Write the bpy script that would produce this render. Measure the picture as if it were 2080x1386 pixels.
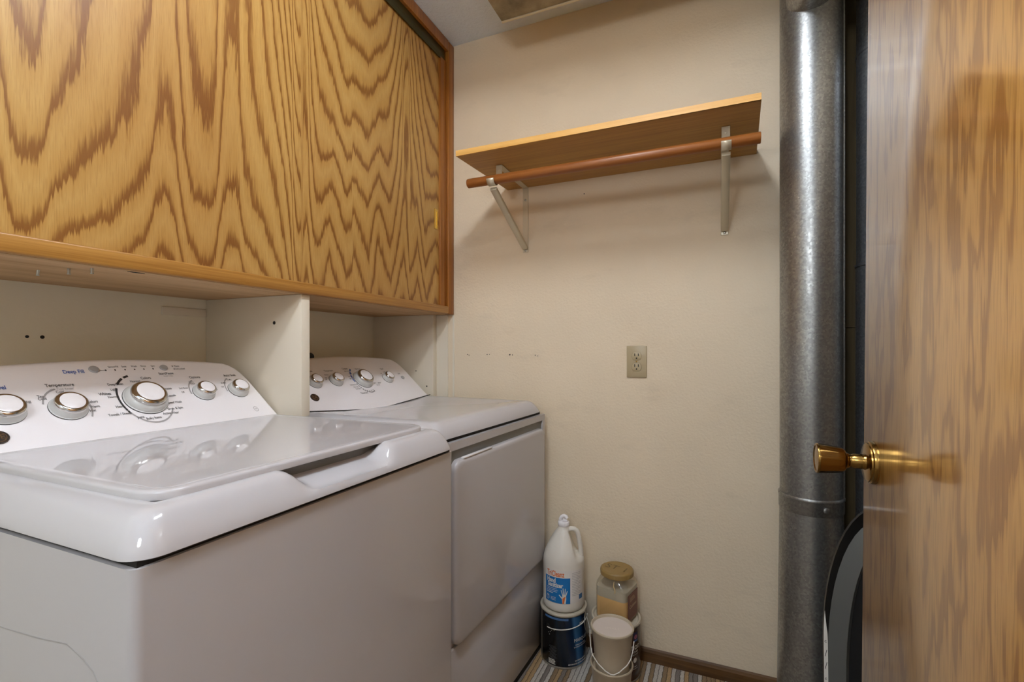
import bpy, bmesh, math, random
from mathutils import Vector, Matrix
PI = math.pi
R = math.radians
random.seed(7)
for o in list(bpy.data.objects):
    bpy.data.objects.remove(o)
scene = bpy.context.scene
COL = scene.collection

# ------------------------------------------------------------------ camera
cam_data = bpy.data.cameras.new('camera')
cam = bpy.data.objects.new('camera', cam_data)
COL.objects.link(cam)
cam.location = (0, 0, 1.105)
cam.rotation_euler = (R(90), 0, R(23.2987))
cam_data.sensor_width = 36
cam_data.lens = 36 * 966 / 2080
cam_data.shift_y = 21 / 2080
cam_data.clip_start = 0.02
scene.camera = cam
# ------------------------------------------------------------------ world, exposure
world = bpy.data.worlds.new('world')
scene.world = world
world.use_nodes = True
world.node_tree.nodes['Background'].inputs[0].default_value = (0.9, 0.92, 1.0, 1)
world.node_tree.nodes['Background'].inputs[1].default_value = 0.02
scene.view_settings.view_transform = 'Standard'
scene.view_settings.look = 'None'
scene.view_settings.gamma = 1
scene.view_settings.use_curve_mapping = False
scene.view_settings.exposure = 1.88
scene.cycles.use_light_tree = False
scene.cycles.adaptive_threshold = 0.02
scene.cycles.max_bounces = 7
scene.cycles.diffuse_bounces = 5
scene.cycles.glossy_bounces = 3
scene.cycles.transmission_bounces = 6
scene.cycles.caustics_reflective = False
scene.cycles.caustics_refractive = False
BULB = 10.8          # emission strength of the bulbs
FILL = 9.8           # emission of the unseen fill globe added behind the viewer
CEIL = 2.40
XW = -1.43          # wall behind the machines
YB = 1.757           # wall with the shelf

# ------------------------------------------------------------------ material helpers
def new_mat(name):
    m = bpy.data.materials.new(name)
    m.use_nodes = True
    nt = m.node_tree
    return m, nt, nt.nodes['Principled BSDF']

def N(nt, typ, **kw):
    n = nt.nodes.new(typ)
    for k, v in kw.items():
        if k.startswith('in_'):
            key = k[3:]
            key = int(key) if key.isdigit() else key.replace('_', ' ')
            n.inputs[key].default_value = v
        else:
            setattr(n, k, v)
    return n

def L(nt, a, ao, b, bi):
    nt.links.new(a.outputs[ao], b.inputs[bi])

def M(nt, op, a, b=None, c=None):
    n = nt.nodes.new('ShaderNodeMath')
    n.operation = op
    for i, v in enumerate((a, b, c)):
        if v is None:
            continue
        if isinstance(v, (int, float)):
            n.inputs[i].default_value = v
        else:
            nt.links.new(v, n.inputs[i])
    return n.outputs[0]

def ramp(nt, fac, stops, interp='LINEAR'):
    n = nt.nodes.new('ShaderNodeValToRGB')
    cr = n.color_ramp
    cr.interpolation = interp
    while len(cr.elements) < len(stops):
        cr.elements.new(0.5)
    for e, (p, col) in zip(cr.elements, stops):
        e.position = p
        e.color = (*col[:3], 1)
    nt.links.new(fac, n.inputs[0])
    return n.outputs[0]

def s2l(c):
    return tuple(((v / 255 + 0.055) / 1.055) ** 2.4 if v / 255 > 0.04045 else v / 255 / 12.92 for v in c)

def plain(name, rgb, rough=0.5, metal=0.0, coat=0.0, spec=0.5, lin=False):
    m, nt, p = new_mat(name)
    col = rgb if lin else s2l(rgb)
    p.inputs['Base Color'].default_value = (*col, 1)
    p.inputs['Roughness'].default_value = rough
    p.inputs['Metallic'].default_value = metal
    p.inputs['Coat Weight'].default_value = coat
    p.inputs['Specular IOR Level'].default_value = spec
    return m

def world_pos(nt):
    g = nt.nodes.new('ShaderNodeNewGeometry')
    return g.outputs['Position']

def obj_pos(nt):
    g = nt.nodes.new('ShaderNodeTexCoord')
    return g.outputs['Object']

def mapped(nt, vec, scale=(1, 1, 1), loc=(0, 0, 0)):
    n = nt.nodes.new('ShaderNodeMapping')
    n.inputs['Scale'].default_value = scale
    n.inputs['Location'].default_value = loc
    nt.links.new(vec, n.inputs[0])
    return n.outputs[0]

def noise(nt, vec, scale=1.0, detail=2.0, rough=0.5, dist=0.0):
    n = nt.nodes.new('ShaderNodeTexNoise')
    n.inputs['Scale'].default_value = scale
    n.inputs['Detail'].default_value = detail
    n.inputs['Roughness'].default_value = rough
    n.inputs['Distortion'].default_value = dist
    nt.links.new(vec, n.inputs['Vector'])
    return n.outputs['Fac']

def bump(nt, height, strength, dist, p):
    b = nt.nodes.new('ShaderNodeBump')
    b.inputs['Strength'].default_value = strength
    b.inputs['Distance'].default_value = dist
    nt.links.new(height, b.inputs['Height'])
    nt.links.new(b.outputs[0], p.inputs['Normal'])

def mixrgb(nt, fac, a, b, mode='MIX'):
    n = nt.nodes.new('ShaderNodeMix')
    n.data_type = 'RGBA'
    n.blend_type = mode
    for sock, v in ((n.inputs[0], fac), (n.inputs[6], a), (n.inputs[7], b)):
        if isinstance(v, (int, float)):
            sock.default_value = v
        elif isinstance(v, tuple):
            sock.default_value = (*v[:3], 1)
        else:
            nt.links.new(v, sock)
    return n.outputs[2]

def wall_paint(name, rgb, tex=0.5, scale=170, marks=0.0):
    m, nt, p = new_mat(name)
    pos = world_pos(nt)
    a = noise(nt, pos, 3.0, 3)
    base = s2l(rgb)
    dk = tuple(v * 0.93 for v in base)
    colr = ramp(nt, a, [(0.3, dk), (0.7, base)])
    if marks:
        k = noise(nt, mapped(nt, pos, (2.2, 1, 5.5), (3.1, 0, 1.7)), 2.0, 6, 0.62)
        f = ramp(nt, k, [(0.58, (0, 0, 0)), (0.76, (marks, marks, marks))])
        colr = mixrgb(nt, f, colr, tuple(v * 0.55 for v in base))
    nt.links.new(colr, p.inputs['Base Color'])
    p.inputs['Roughness'].default_value = 0.55
    p.inputs['Specular IOR Level'].default_value = 0.3
    h = noise(nt, pos, scale, 3, 0.55)
    bump(nt, h, tex, 0.0035, p)
    return m

# ------------------------------------------------------------------ mesh helpers
def finish(me, smooth=None):
    if smooth is not None:
        me.polygons.foreach_set('use_smooth', [True] * len(me.polygons))
        me.set_sharp_from_angle(angle=R(smooth))
    me.update()

def mk(name, verts, faces, mat=None, parent=None, smooth=None):
    me = bpy.data.meshes.new(name)
    me.from_pydata([tuple(v) for v in verts], [], faces)
    bm = bmesh.new()
    bm.from_mesh(me)
    bmesh.ops.recalc_face_normals(bm, faces=bm.faces)
    bm.to_mesh(me)
    bm.free()
    finish(me, smooth)
    return link(name, me, mat, parent)

def link(name, me, mat=None, parent=None):
    o = bpy.data.objects.new(name, me)
    COL.objects.link(o)
    if mat is not None:
        me.materials.append(mat)
    if parent is not None:
        o.parent = parent
    return o

def from_bm(name, bm, mat=None, parent=None, smooth=None):
    me = bpy.data.meshes.new(name)
    bmesh.ops.recalc_face_normals(bm, faces=bm.faces)
    bm.to_mesh(me)
    bm.free()
    finish(me, smooth)
    return link(name, me, mat, parent)

def bm_box(bm, x0, x1, y0, y1, z0, z1, bev=0.0, seg=2):
    r = bmesh.ops.create_cube(bm, size=1.0)
    vs = r['verts']
    for v in vs:
        v.co = ((x0 + x1) / 2 + v.co.x * (x1 - x0), (y0 + y1) / 2 + v.co.y * (y1 - y0), (z0 + z1) / 2 + v.co.z * (z1 - z0))
    if bev > 0:
        es = list({e for v in vs for e in v.link_edges})
        bmesh.ops.bevel(bm, geom=es, offset=bev, segments=seg, profile=0.5, affect='EDGES')

def box(name, x0, x1, y0, y1, z0, z1, mat=None, parent=None, bev=0.0, seg=2):
    bm = bmesh.new()
    bm_box(bm, x0, x1, y0, y1, z0, z1, bev, seg)
    return from_bm(name, bm, mat, parent, 35 if bev else None)

def lathe_data(profile, seg=48, closed_bottom=True, closed_top=True):
    verts, faces = [], []
    n = len(profile)
    for i in range(seg):
        a = 2 * PI * i / seg
        for r, z in profile:
            verts.append((r * math.cos(a), r * math.sin(a), z))
    for i in range(seg):
        j = (i + 1) % seg
        for k in range(n - 1):
            faces.append((i * n + k, j * n + k, j * n + k + 1, i * n + k + 1))
    if closed_bottom:
        faces.append(tuple(i * n for i in range(seg)))
    if closed_top:
        faces.append(tuple(i * n + n - 1 for i in range(seg)))
    return verts, faces

def lathe(name, profile, mat=None, parent=None, seg=48, mtx=None, smooth=40, cb=True, ct=True):
    v, f = lathe_data(profile, seg, cb, ct)
    if mtx is not None:
        v = [mtx @ Vector(p) for p in v]
    return mk(name, v, f, mat, parent, smooth)

def tube_data(path, r, seg=10, closed=False):
    pts = [Vector(p) for p in path]
    verts, faces = [], []
    n = len(pts)
    up = None
    for i, p in enumerate(pts):
        t = (pts[min(i + 1, n - 1)] - pts[max(i - 1, 0)]).normalized()
        if up is None:
            ref = Vector((0, 0, 1)) if abs(t.z) < 0.9 else Vector((1, 0, 0))
            up = (ref - t * ref.dot(t)).normalized()
        else:
            up = (up - t * up.dot(t)).normalized()
        side = t.cross(up)
        for k in range(seg):
            a = 2 * PI * k / seg
            verts.append(p + (up * math.cos(a) + side * math.sin(a)) * r)
    for i in range(n - 1):
        for k in range(seg):
            l = (k + 1) % seg
            faces.append((i * seg + k, i * seg + l, (i + 1) * seg + l, (i + 1) * seg + k))
    faces.append(tuple(range(seg)))
    faces.append(tuple((n - 1) * seg + k for k in range(seg)))
    return verts, faces

def tube(name, path, r, mat=None, parent=None, seg=10):
    v, f = tube_data(path, r, seg)
    return mk(name, v, f, mat, parent, 50)

def prism(name, poly, axis, a0, a1, mat=None, parent=None, bev=0.0, smooth=None, seg=2):
    """extrude a 2-D polygon along axis ('x': poly is y,z; 'y': poly is x,z; 'z': poly is x,y)"""
    def P(p, t):
        if axis == 'x':
            return (t, p[0], p[1])
        if axis == 'y':
            return (p[0], t, p[1])
        return (p[0], p[1], t)
    bm = bmesh.new()
    b0 = [bm.verts.new(P(p, a0)) for p in poly]
    b1 = [bm.verts.new(P(p, a1)) for p in poly]
    n = len(poly)
    bm.faces.new(b0)
    bm.faces.new(b1)
    for i in range(n):
        bm.faces.new((b0[i], b0[(i + 1) % n], b1[(i + 1) % n], b1[i]))
    if bev:
        bmesh.ops.recalc_face_normals(bm, faces=bm.faces)
        es = [e for e in bm.edges if len(e.link_faces) == 2 and e.calc_face_angle(0) > R(30)]
        bmesh.ops.bevel(bm, geom=es, offset=bev, segments=seg, profile=0.5, affect='EDGES')
    return from_bm(name, bm, mat, parent, smooth if smooth else (35 if bev else None))

def rrect(x0, x1, y0, y1, r, seg=6):
    pts = []
    for cx, cy, a0 in ((x1 - r, y1 - r, 0), (x0 + r, y1 - r, 90), (x0 + r, y0 + r, 180), (x1 - r, y0 + r, 270)):
        for i in range(seg + 1):
            a = R(a0 + 90 * i / seg)
            pts.append((cx + r * math.cos(a), cy + r * math.sin(a)))
    return pts

def empty(name, loc=(0, 0, 0), rz=0.0, rx=0.0, ry=0.0):
    o = bpy.data.objects.new(name, None)
    COL.objects.link(o)
    o.location = loc
    o.rotation_euler = (rx, ry, rz)
    o.empty_display_size = 0.05
    return o

def tag(o, label, cat, group=None):
    o['label'] = label
    o['category'] = cat
    if group:
        o['group'] = group
    return o

def struct(o, label=None):
    o['kind'] = 'structure'
    if label:
        o['label'] = label
    return o

# ---- lettering: built-in font turned into thin meshes
def text_mesh(txt, size, bold=0.0):
    cu = bpy.data.curves.new('t', 'FONT')
    cu.body = txt
    cu.size = size
    cu.align_x = 'CENTER'
    cu.align_y = 'CENTER'
    cu.resolution_u = 3
    cu.offset = bold * size
    ob = bpy.data.objects.new('t', cu)
    me = bpy.data.meshes.new_from_object(ob)
    vs = [v.co.copy() for v in me.vertices]
    fs = [tuple(p.vertices) for p in me.polygons]
    bpy.data.meshes.remove(me)
    bpy.data.objects.remove(ob)
    bpy.data.curves.remove(cu)
    return vs, fs

class Print:
    """collects flat print in (u, v) coordinates, then maps it onto a surface"""
    def __init__(self):
        self.v, self.f = [], []

    def text(self, txt, u, v, size, bold=0.0, sx=1.0, rot=0.0):
        vs, fs = text_mesh(txt, size, bold)
        k = len(self.v)
        ca, sa = math.cos(rot), math.sin(rot)
        for p in vs:
            x, y = p.x * sx, p.y
            self.v.append((u + x * ca - y * sa, v + x * sa + y * ca))
        self.f += [tuple(i + k for i in f) for f in fs]
        return self

    def poly(self, pts):
        k = len(self.v)
        self.v += list(pts)
        self.f.append(tuple(range(k, k + len(pts))))
        return self

    def rect(self, u0, u1, v0, v1, nu=1):
        for i in range(nu):
            a = u0 + (u1 - u0) * i / nu
            b = u0 + (u1 - u0) * (i + 1) / nu
            self.poly([(a, v0), (b, v0), (b, v1), (a, v1)])
        return self

    def disc(self, u, v, r, seg=14):
        return self.poly([(u + r * math.cos(2 * PI * i / seg), v + r * math.sin(2 * PI * i / seg)) for i in range(seg)])

    def arc(self, u, v, r0, r1, a0, a1, seg=12):
        for i in range(seg):
            t0 = R(a0 + (a1 - a0) * i / seg)
            t1 = R(a0 + (a1 - a0) * (i + 1) / seg)
            self.poly([(u + r0 * math.cos(t0), v + r0 * math.sin(t0)), (u + r1 * math.cos(t0), v + r1 * math.sin(t0)),
                       (u + r1 * math.cos(t1), v + r1 * math.sin(t1)), (u + r0 * math.cos(t1), v + r0 * math.sin(t1))])
        return self

    def build(self, name, fn, mat, parent):
        me = bpy.data.meshes.new(name)
        me.from_pydata([fn(u, v) for u, v in self.v], [], self.f)
        me.update()
        o = link(name, me, mat, parent)
        if len(self.f) > 3:
            o['kind'] = 'stuff'
        return o

# ------------------------------------------------------------------ materials
M_wall = wall_paint('cream_wall', (233, 217, 190), 0.35, 120, 0.2)
M_wall_bare = wall_paint('plain_cream_wall', (240, 234, 214), 0.15, 60)
M_panel = wall_paint('painted_plywood', (232, 223, 204), 0.1, 40)
M_ceiling = wall_paint('pale_blue_ceiling', (226, 239, 255), 0.9, 75)
M_hall = wall_paint('hall_wall', (238, 236, 232), 0.2, 120)

def enamel(name, rgb, rough=0.045):
    m, nt, p = new_mat(name)
    p.inputs['Base Color'].default_value = (*s2l(rgb), 1)
    p.inputs['Roughness'].default_value = rough
    return m
M_white = enamel('white_enamel', (194, 192, 194))
M_white2 = enamel('white_plastic', (242, 239, 241), 0.22)
M_gap = plain('black_gap', (22, 20, 18), 0.7)
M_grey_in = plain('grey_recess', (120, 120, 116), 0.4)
M_knobside = plain('pale_grey_plastic', (205, 206, 204), 0.3)
M_chrome = plain('chrome', (205, 202, 198), 0.05, 1.0)
M_button = plain('grey_button', (165, 164, 164), 0.4)
M_ink = plain('black_ink', (52, 50, 50), 0.5)
M_inkblue = plain('blue_ink', (40, 84, 165), 0.5)
M_inkgrey = plain('grey_ink', (165, 162, 162), 0.5)
M_badge = plain('badge_grey', (92, 84, 80), 0.25, 0.7)
M_brass = plain('brass', (142, 110, 58), 0.18, 1.0)
M_brass_pol = plain('bright_brass', (225, 190, 100), 0.2, 1.0)
M_alu = plain('cream_metal', (205, 196, 174), 0.38, 0.35)
M_steel = plain('steel', (170, 168, 160), 0.3, 1.0)
M_ivory = plain('ivory_plastic', (180, 164, 130), 0.32)
M_dark = plain('black_plastic', (20, 20, 20), 0.5)
M_zinc = plain('zinc_screw', (190, 192, 188), 0.3, 1.0)

def galv(name, base=(0.33, 0.335, 0.33)):
    m, nt, p = new_mat(name)
    pos = world_pos(nt)
    v = nt.nodes.new('ShaderNodeTexVoronoi')
    v.inputs['Scale'].default_value = 190
    nt.links.new(pos, v.inputs['Vector'])
    bw = nt.nodes.new('ShaderNodeRGBToBW')
    nt.links.new(v.outputs['Color'], bw.inputs[0])
    big = noise(nt, mapped(nt, pos, (9, 9, 2.5)), 1.0, 5, 0.65)
    val = M(nt, 'ADD', M(nt, 'MULTIPLY', bw.outputs[0], 0.45), M(nt, 'MULTIPLY', big, 0.75))
    c = ramp(nt, val, [(0.2, tuple(b * 0.62 for b in base)), (0.62, base), (0.95, tuple(min(1, b * 1.45) for b in base))])
    speck = noise(nt, pos, 210, 1)
    sf = ramp(nt, speck, [(0.735, (0, 0, 0)), (0.76, (0.55, 0.55, 0.55))])
    c = mixrgb(nt, sf, c, (0.78, 0.78, 0.74))
    nt.links.new(c, p.inputs['Base Color'])
    p.inputs['Metallic'].default_value = 0.9
    r = ramp(nt, val, [(0.2, (0.5, 0.5, 0.5)), (0.9, (0.3, 0.3, 0.3))])
    nt.links.new(r, p.inputs['Roughness'])
    bump(nt, bw.outputs[0], 0.06, 0.002, p)
    return m
M_galv = galv('galvanised_steel')
M_galv2 = galv('galvanised_steel_blue_lit', (0.25, 0.275, 0.31))  # darker bluish copy: dim blue light put into the colour

def stained_metal():
    m, nt, p = new_mat('stained_sheet_metal')
    pos = world_pos(nt)
    n1 = noise(nt, pos, 9, 6, 0.65)
    c = ramp(nt, n1, [(0.3, s2l((108, 98, 78))), (0.7, s2l((178, 166, 138)))])
    nt.links.new(c, p.inputs['Base Color'])
    p.inputs['Metallic'].default_value = 0.3
    p.inputs['Roughness'].default_value = 0.55
    return m
M_stain = stained_metal()

def oak_streak(name, axis, light, dark, fine=1.0, rough=0.35, contrast=1.0, seed=0.0):
    """straight-grained wood: long streaks along the given axis"""
    m, nt, p = new_mat(name)
    pos = world_pos(nt)
    lo, hi = 2.0, 90.0 * fine
    sc = {'x': (lo, hi, hi), 'y': (hi, lo, hi), 'z': (hi, hi, lo)}[axis]
    a = noise(nt, mapped(nt, pos, sc, (seed, seed, seed)), 1.0, 3, 0.55, 0.4)
    sc2 = tuple(s * 3.2 if s > 5 else s * 4 for s in sc)
    b = noise(nt, mapped(nt, pos, sc2, (seed + 3, 0, seed)), 1.0, 2, 0.6)
    sc3 = tuple(s * 0.22 if s > 5 else s * 0.8 for s in sc)
    d = noise(nt, mapped(nt, pos, sc3, (seed, 7, 1)), 1.0, 2, 0.5)
    f = M(nt, 'ADD', M(nt, 'ADD', M(nt, 'MULTIPLY', a, 0.5), M(nt, 'MULTIPLY', b, 0.25)), M(nt, 'MULTIPLY', d, 0.25))
    h = 0.16 / contrast
    c = ramp(nt, f, [(0.5 - h, s2l(dark)), (0.5 + h, s2l(light))])
    nt.links.new(c, p.inputs['Base Color'])
    p.inputs['Roughness'].default_value = rough
    bump(nt, b, 0.05, 0.001, p)
    return m
M_rail = oak_streak('oak_rail', 'y', (190, 140, 68), (142, 92, 34), 1.6, 0.35)
M_stile = oak_streak('oak_stile', 'z', (178, 116, 44), (128, 72, 22), 1.2, 0.35)
M_under = oak_streak('plywood_underside', 'y', (214, 180, 138), (176, 136, 92), 0.35, 0.6)
M_shelf = oak_streak('shelf_board', 'x', (198, 150, 70), (162, 114, 46), 0.7, 0.4)
M_shelf_edge = oak_streak('shelf_edge', 'x', (236, 190, 112), (206, 152, 70), 1.4, 0.45)
M_rod = oak_streak('stained_rod', 'x', (168, 106, 50), (132, 76, 32), 0.8, 0.38)
M_base = oak_streak('dark_baseboard', 'x', (116, 82, 46), (58, 38, 20), 0.75, 0.4, 1.0, 2.0)
M_frame = oak_streak('dark_stud', 'z', (110, 94, 62), (82, 68, 42), 0.5, 0.7)
M_track = plain('bronze_track', (70, 66, 30), 0.35, 0.6)

# ---- cathedral-grained oak plywood of the cabinet doors
def cathedral():
    m, nt, p = new_mat('cathedral_oak_plywood')
    pos = world_pos(nt)
    sep = nt.nodes.new('ShaderNodeSeparateXYZ')
    nt.links.new(pos, sep.inputs[0])
    y, z = sep.outputs[1], sep.outputs[2]
    Y0, Y1 = 0.10, 1.72
    LO, HI = -0.45, 0.45
    def curve(pts, src, handle):
        fc = nt.nodes.new('ShaderNodeFloatCurve')
        cv = fc.mapping.curves[0]
        for i, (a, b) in enumerate(pts):
            q = ((a - Y0) / (Y1 - Y0), (b - LO) / (HI - LO))
            if i < 2:
                cv.points[i].location = q
            else:
                cv.points.new(*q)
        for pt in cv.points:
            pt.handle_type = handle
        fc.mapping.update()
        nt.links.new(src, fc.inputs['Value'])
        return M(nt, 'ADD', M(nt, 'MULTIPLY', fc.outputs[0], HI - LO), LO)
    broad = [(0.10, 0.20), (0.24, 0.33), (0.30, 0.24), (0.372, 0.08), (0.404, 0.0), (0.438, 0.075), (0.463, 0.115), (0.537, 0.19),
             (0.588, 0.25), (0.616, 0.32), (0.650, 0.22), (0.705, 0.12), (0.735, 0.20), (0.767, 0.28), (0.795, 0.20),
             (0.878, 0.08), (0.935, -0.12), (0.968, -0.32), (0.970, 0.34), (1.00, 0.16), (1.04, 0.04), (1.10, -0.05), (1.20, -0.10),
             (1.30, -0.06), (1.37, 0.06), (1.42, 0.20), (1.461, 0.40), (1.463, 0.36), (1.50, 0.14), (1.56, -0.04), (1.64, -0.14), (1.72, -0.18)]
    zig = [(0.10, 0.0), (0.968, 0.0), (0.985, 0.05), (1.013, -0.045), (1.035, -0.05), (1.078, 0.055), (1.139, -0.065), (1.1685, -0.03), (1.1695, 0.015), (1.238, -0.085),
           (1.294, 0.045), (1.360, -0.075), (1.420, 0.05), (1.461, -0.10), (1.463, -0.10), (1.525, 0.06), (1.575, -0.07), (1.646, 0.05), (1.72, -0.06)]
    w = noise(nt, mapped(nt, pos, (1, 7, 2.2)), 1.0, 3, 0.5)
    yy = M(nt, 'ADD', y, M(nt, 'MULTIPLY', M(nt, 'SUBTRACT', w, 0.5), 0.045))
    un = M(nt, 'DIVIDE', M(nt, 'SUBTRACT', yy, Y0), Y1 - Y0)
    us = M(nt, 'DIVIDE', M(nt, 'SUBTRACT', y, Y0), Y1 - Y0)
    Bb = curve(broad, us, 'AUTO_CLAMPED')
    Bz = curve(zig, un, 'VECTOR')
    zz = M(nt, 'SUBTRACT', z, 1.29)
    tau = 0.26
    gl = M(nt, 'MULTIPLY', M(nt, 'SUBTRACT', 1.0, M(nt, 'EXPONENT', M(nt, 'MULTIPLY', zz, -1 / tau))), tau * 1.2)
    def smooth(v, a, b):
        mr = nt.nodes.new('ShaderNodeMapRange')
        mr.interpolation_type = 'SMOOTHSTEP'
        mr.inputs[1].default_value = a
        mr.inputs[2].default_value = b
        nt.links.new(v, mr.inputs[0])
        return mr.outputs[0]
    t = smooth(y, 0.80, 0.969)
    ri = M(nt, 'GREATER_THAN', y, 0.969)
    up = smooth(zz, 0.10, 0.85)
    wb_ = M(nt, 'ADD', M(nt, 'SUBTRACT', 1.0, ri), M(nt, 'MULTIPLY', ri, M(nt, 'ADD', 0.25, M(nt, 'MULTIPLY', up, 1.0))))
    wz_ = M(nt, 'SUBTRACT', 1.0, M(nt, 'MULTIPLY', up, 0.75))
    B = M(nt, 'ADD', M(nt, 'MULTIPLY', Bb, wb_), M(nt, 'MULTIPLY', Bz, wz_))
    g = M(nt, 'ADD', M(nt, 'MULTIPLY', gl, M(nt, 'SUBTRACT', 1.0, t)), M(nt, 'MULTIPLY', M(nt, 'MULTIPLY', zz, 0.80), t))
    n0 = noise(nt, mapped(nt, pos, (1, 6, 2.4)), 1.0, 2, 0.5)
    n1 = noise(nt, mapped(nt, pos, (1, 75, 7)), 1.0, 3, 0.55)
    n2 = noise(nt, mapped(nt, pos, (1, 330, 16)), 1.0, 2, 0.55)
    f = M(nt, 'MULTIPLY', M(nt, 'SUBTRACT', g, B), 9.5)
    f = M(nt, 'ADD', f, M(nt, 'MULTIPLY', n0, 1.1))
    f = M(nt, 'ADD', f, M(nt, 'MULTIPLY', n1, 0.45))
    f = M(nt, 'ADD', f, M(nt, 'MULTIPLY', n2, 0.40))
    fr = M(nt, 'FRACT', f)
    dark, mid, lt = s2l((136, 90, 40)), s2l((187, 145, 77)), s2l((198, 159, 92))
    c = ramp(nt, fr, [(0.0, dark), (0.11, s2l((140, 94, 42))), (0.27, mid), (0.62, lt), (0.93, mid), (1.0, dark)])
    # fine pores
    pr = noise(nt, mapped(nt, pos, (1, 620, 22)), 1.0, 2, 0.6)
    pf = ramp(nt, pr, [(0.36, (0.30, 0.30, 0.30)), (0.5, (0, 0, 0))])
    c = mixrgb(nt, pf, c, s2l((150, 104, 46)))
    tone = noise(nt, mapped(nt, pos, (1, 2.0, 0.7)), 1.0, 2)
    tf = ramp(nt, tone, [(0.35, (0.0, 0, 0)), (0.7, (0.35, 0.35, 0.35))])
    c = mixrgb(nt, tf, c, s2l((184, 124, 48)), 'MULTIPLY')
    nt.links.new(c, p.inputs['Base Color'])
    p.inputs['Roughness'].default_value = 0.38
    bump(nt, pr, 0.05, 0.001, p)
    return m
M_cath = cathedral()

def door_oak():
    m, nt, p = new_mat('varnished_oak_door')
    pos = world_pos(nt)
    sep = nt.nodes.new('ShaderNodeSeparateXYZ')
    nt.links.new(pos, sep.inputs[0])
    y, z = sep.outputs[1], sep.outputs[2]
    w = noise(nt, mapped(nt, pos, (1, 13, 2.6), (0, 2, 5)), 1.0, 3, 0.6)
    w2 = noise(nt, mapped(nt, pos, (1, 60, 5), (0, 1, 2)), 1.0, 3, 0.6)
    w3 = noise(nt, mapped(nt, pos, (1, 300, 14)), 1.0, 2, 0.6)
    f = M(nt, 'ADD', M(nt, 'MULTIPLY', w, 5.0), M(nt, 'ADD', M(nt, 'MULTIPLY', w2, 0.9), M(nt, 'MULTIPLY', w3, 0.35)))
    f = M(nt, 'ADD', f, M(nt, 'MULTIPLY', y, 5.0))
    fr = M(nt, 'FRACT', f)
    c = ramp(nt, fr, [(0.0, s2l((158, 106, 46))), (0.22, s2l((166, 112, 50))), (0.36, s2l((198, 146, 74))), (0.7, s2l((204, 152, 80))), (0.92, s2l((190, 136, 66))), (1.0, s2l((158, 106, 46)))])
    pr = noise(nt, mapped(nt, pos, (1, 420, 16)), 1.0, 2, 0.6)
    pf = ramp(nt, pr, [(0.36, (0.4, 0.4, 0.4)), (0.5, (0, 0, 0))])
    c = mixrgb(nt, pf, c, s2l((134, 86, 32)))
    nt.links.new(c, p.inputs['Base Color'])
    p.inputs['Roughness'].default_value = 0.3
    p.inputs['Coat Weight'].default_value = 1.0
    p.inputs['Coat Roughness'].default_value = 0.13
    p.inputs['Coat IOR'].default_value = 1.75
    bump(nt, pr, 0.05, 0.0006, p)
    return m
M_door = door_oak()

def carpet():
    m, nt, p = new_mat('striped_carpet')
    pos = world_pos(nt)
    sep = nt.nodes.new('ShaderNodeSeparateXYZ')
    nt.links.new(pos, sep.inputs[0])
    wob = noise(nt, mapped(nt, pos, (60, 60, 1)), 1.0, 2)
    x = M(nt, 'ADD', M(nt, 'MULTIPLY', sep.outputs[0], 72.0), M(nt, 'MULTIPLY', wob, 0.55))
    wn = nt.nodes.new('ShaderNodeTexWhiteNoise')
    wn.noise_dimensions = '1D'
    nt.links.new(M(nt, 'FLOOR', x), wn.inputs['W'])
    c = ramp(nt, wn.outputs['Value'], [(0.0, s2l((168, 142, 110))), (0.22, s2l((222, 214, 202))), (0.42, s2l((150, 142, 134))), (0.58, s2l((206, 172, 126))), (0.78, s2l((228, 221, 210))), (0.92, s2l((112, 100, 88)))], 'CONSTANT')
    fr = M(nt, 'FRACT', x)
    edge = M(nt, 'ABSOLUTE', M(nt, 'SUBTRACT', fr, 0.5))
    groove = ramp(nt, edge, [(0.36, (0, 0, 0)), (0.49, (0.85, 0.85, 0.85))])
    c = mixrgb(nt, groove, c, s2l((56, 46, 38)))
    tuft = noise(nt, pos, 420, 2, 0.7)
    tf = ramp(nt, tuft, [(0.35, (0.55, 0.55, 0.55)), (0.62, (0, 0, 0))])
    c = mixrgb(nt, tf, c, s2l((90, 76, 62)))
    nt.links.new(c, p.inputs['Base Color'])
    p.inputs['Roughness'].default_value = 0.95
    p.inputs['Specular IOR Level'].default_value = 0.1
    hgt = M(nt, 'ADD', M(nt, 'MULTIPLY', tuft, 0.5), M(nt, 'SUBTRACT', 0.5, edge))
    bump(nt, hgt, 0.9, 0.006, p)
    return m
M_carpet = carpet()

# ------------------------------------------------------------------ room shell
struct(box('floor', -1.6, 1.3, -1.4, 1.9, -0.06, 0.0, M_carpet))
struct(box('ceiling', -1.6, 1.3, -1.4, 1.9, CEIL, CEIL + 0.06, M_ceiling))
wl = struct(box('wall_left', XW - 0.1, XW, -1.3, YB + 0.1, 0, CEIL, M_wall_bare))
wb = struct(box('wall_back', XW - 0.1, 0.8, YB, YB + 0.1, 0, CEIL, M_wall))
struct(box('wall_right', 0.64, 0.74, 0.15, YB, 0, CEIL, M_wall))
struct(box('wall_front', 0.305, 1.2, 0.04, 0.15, 0, CEIL, M_wall))
struct(box('wall_hall', XW, 1.2, -1.4, -1.3, 0, CEIL, M_hall))
struct(box('wall_hall_end', 1.2, 1.3, -1.4, 0.15, 0, CEIL, M_hall))
struct(box('trim_1', 0.287, 0.305, 0.035, 0.155, 0, 2.06, M_stile), 'oak hinge jamb at the end of the wall the open door hangs on')
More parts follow.
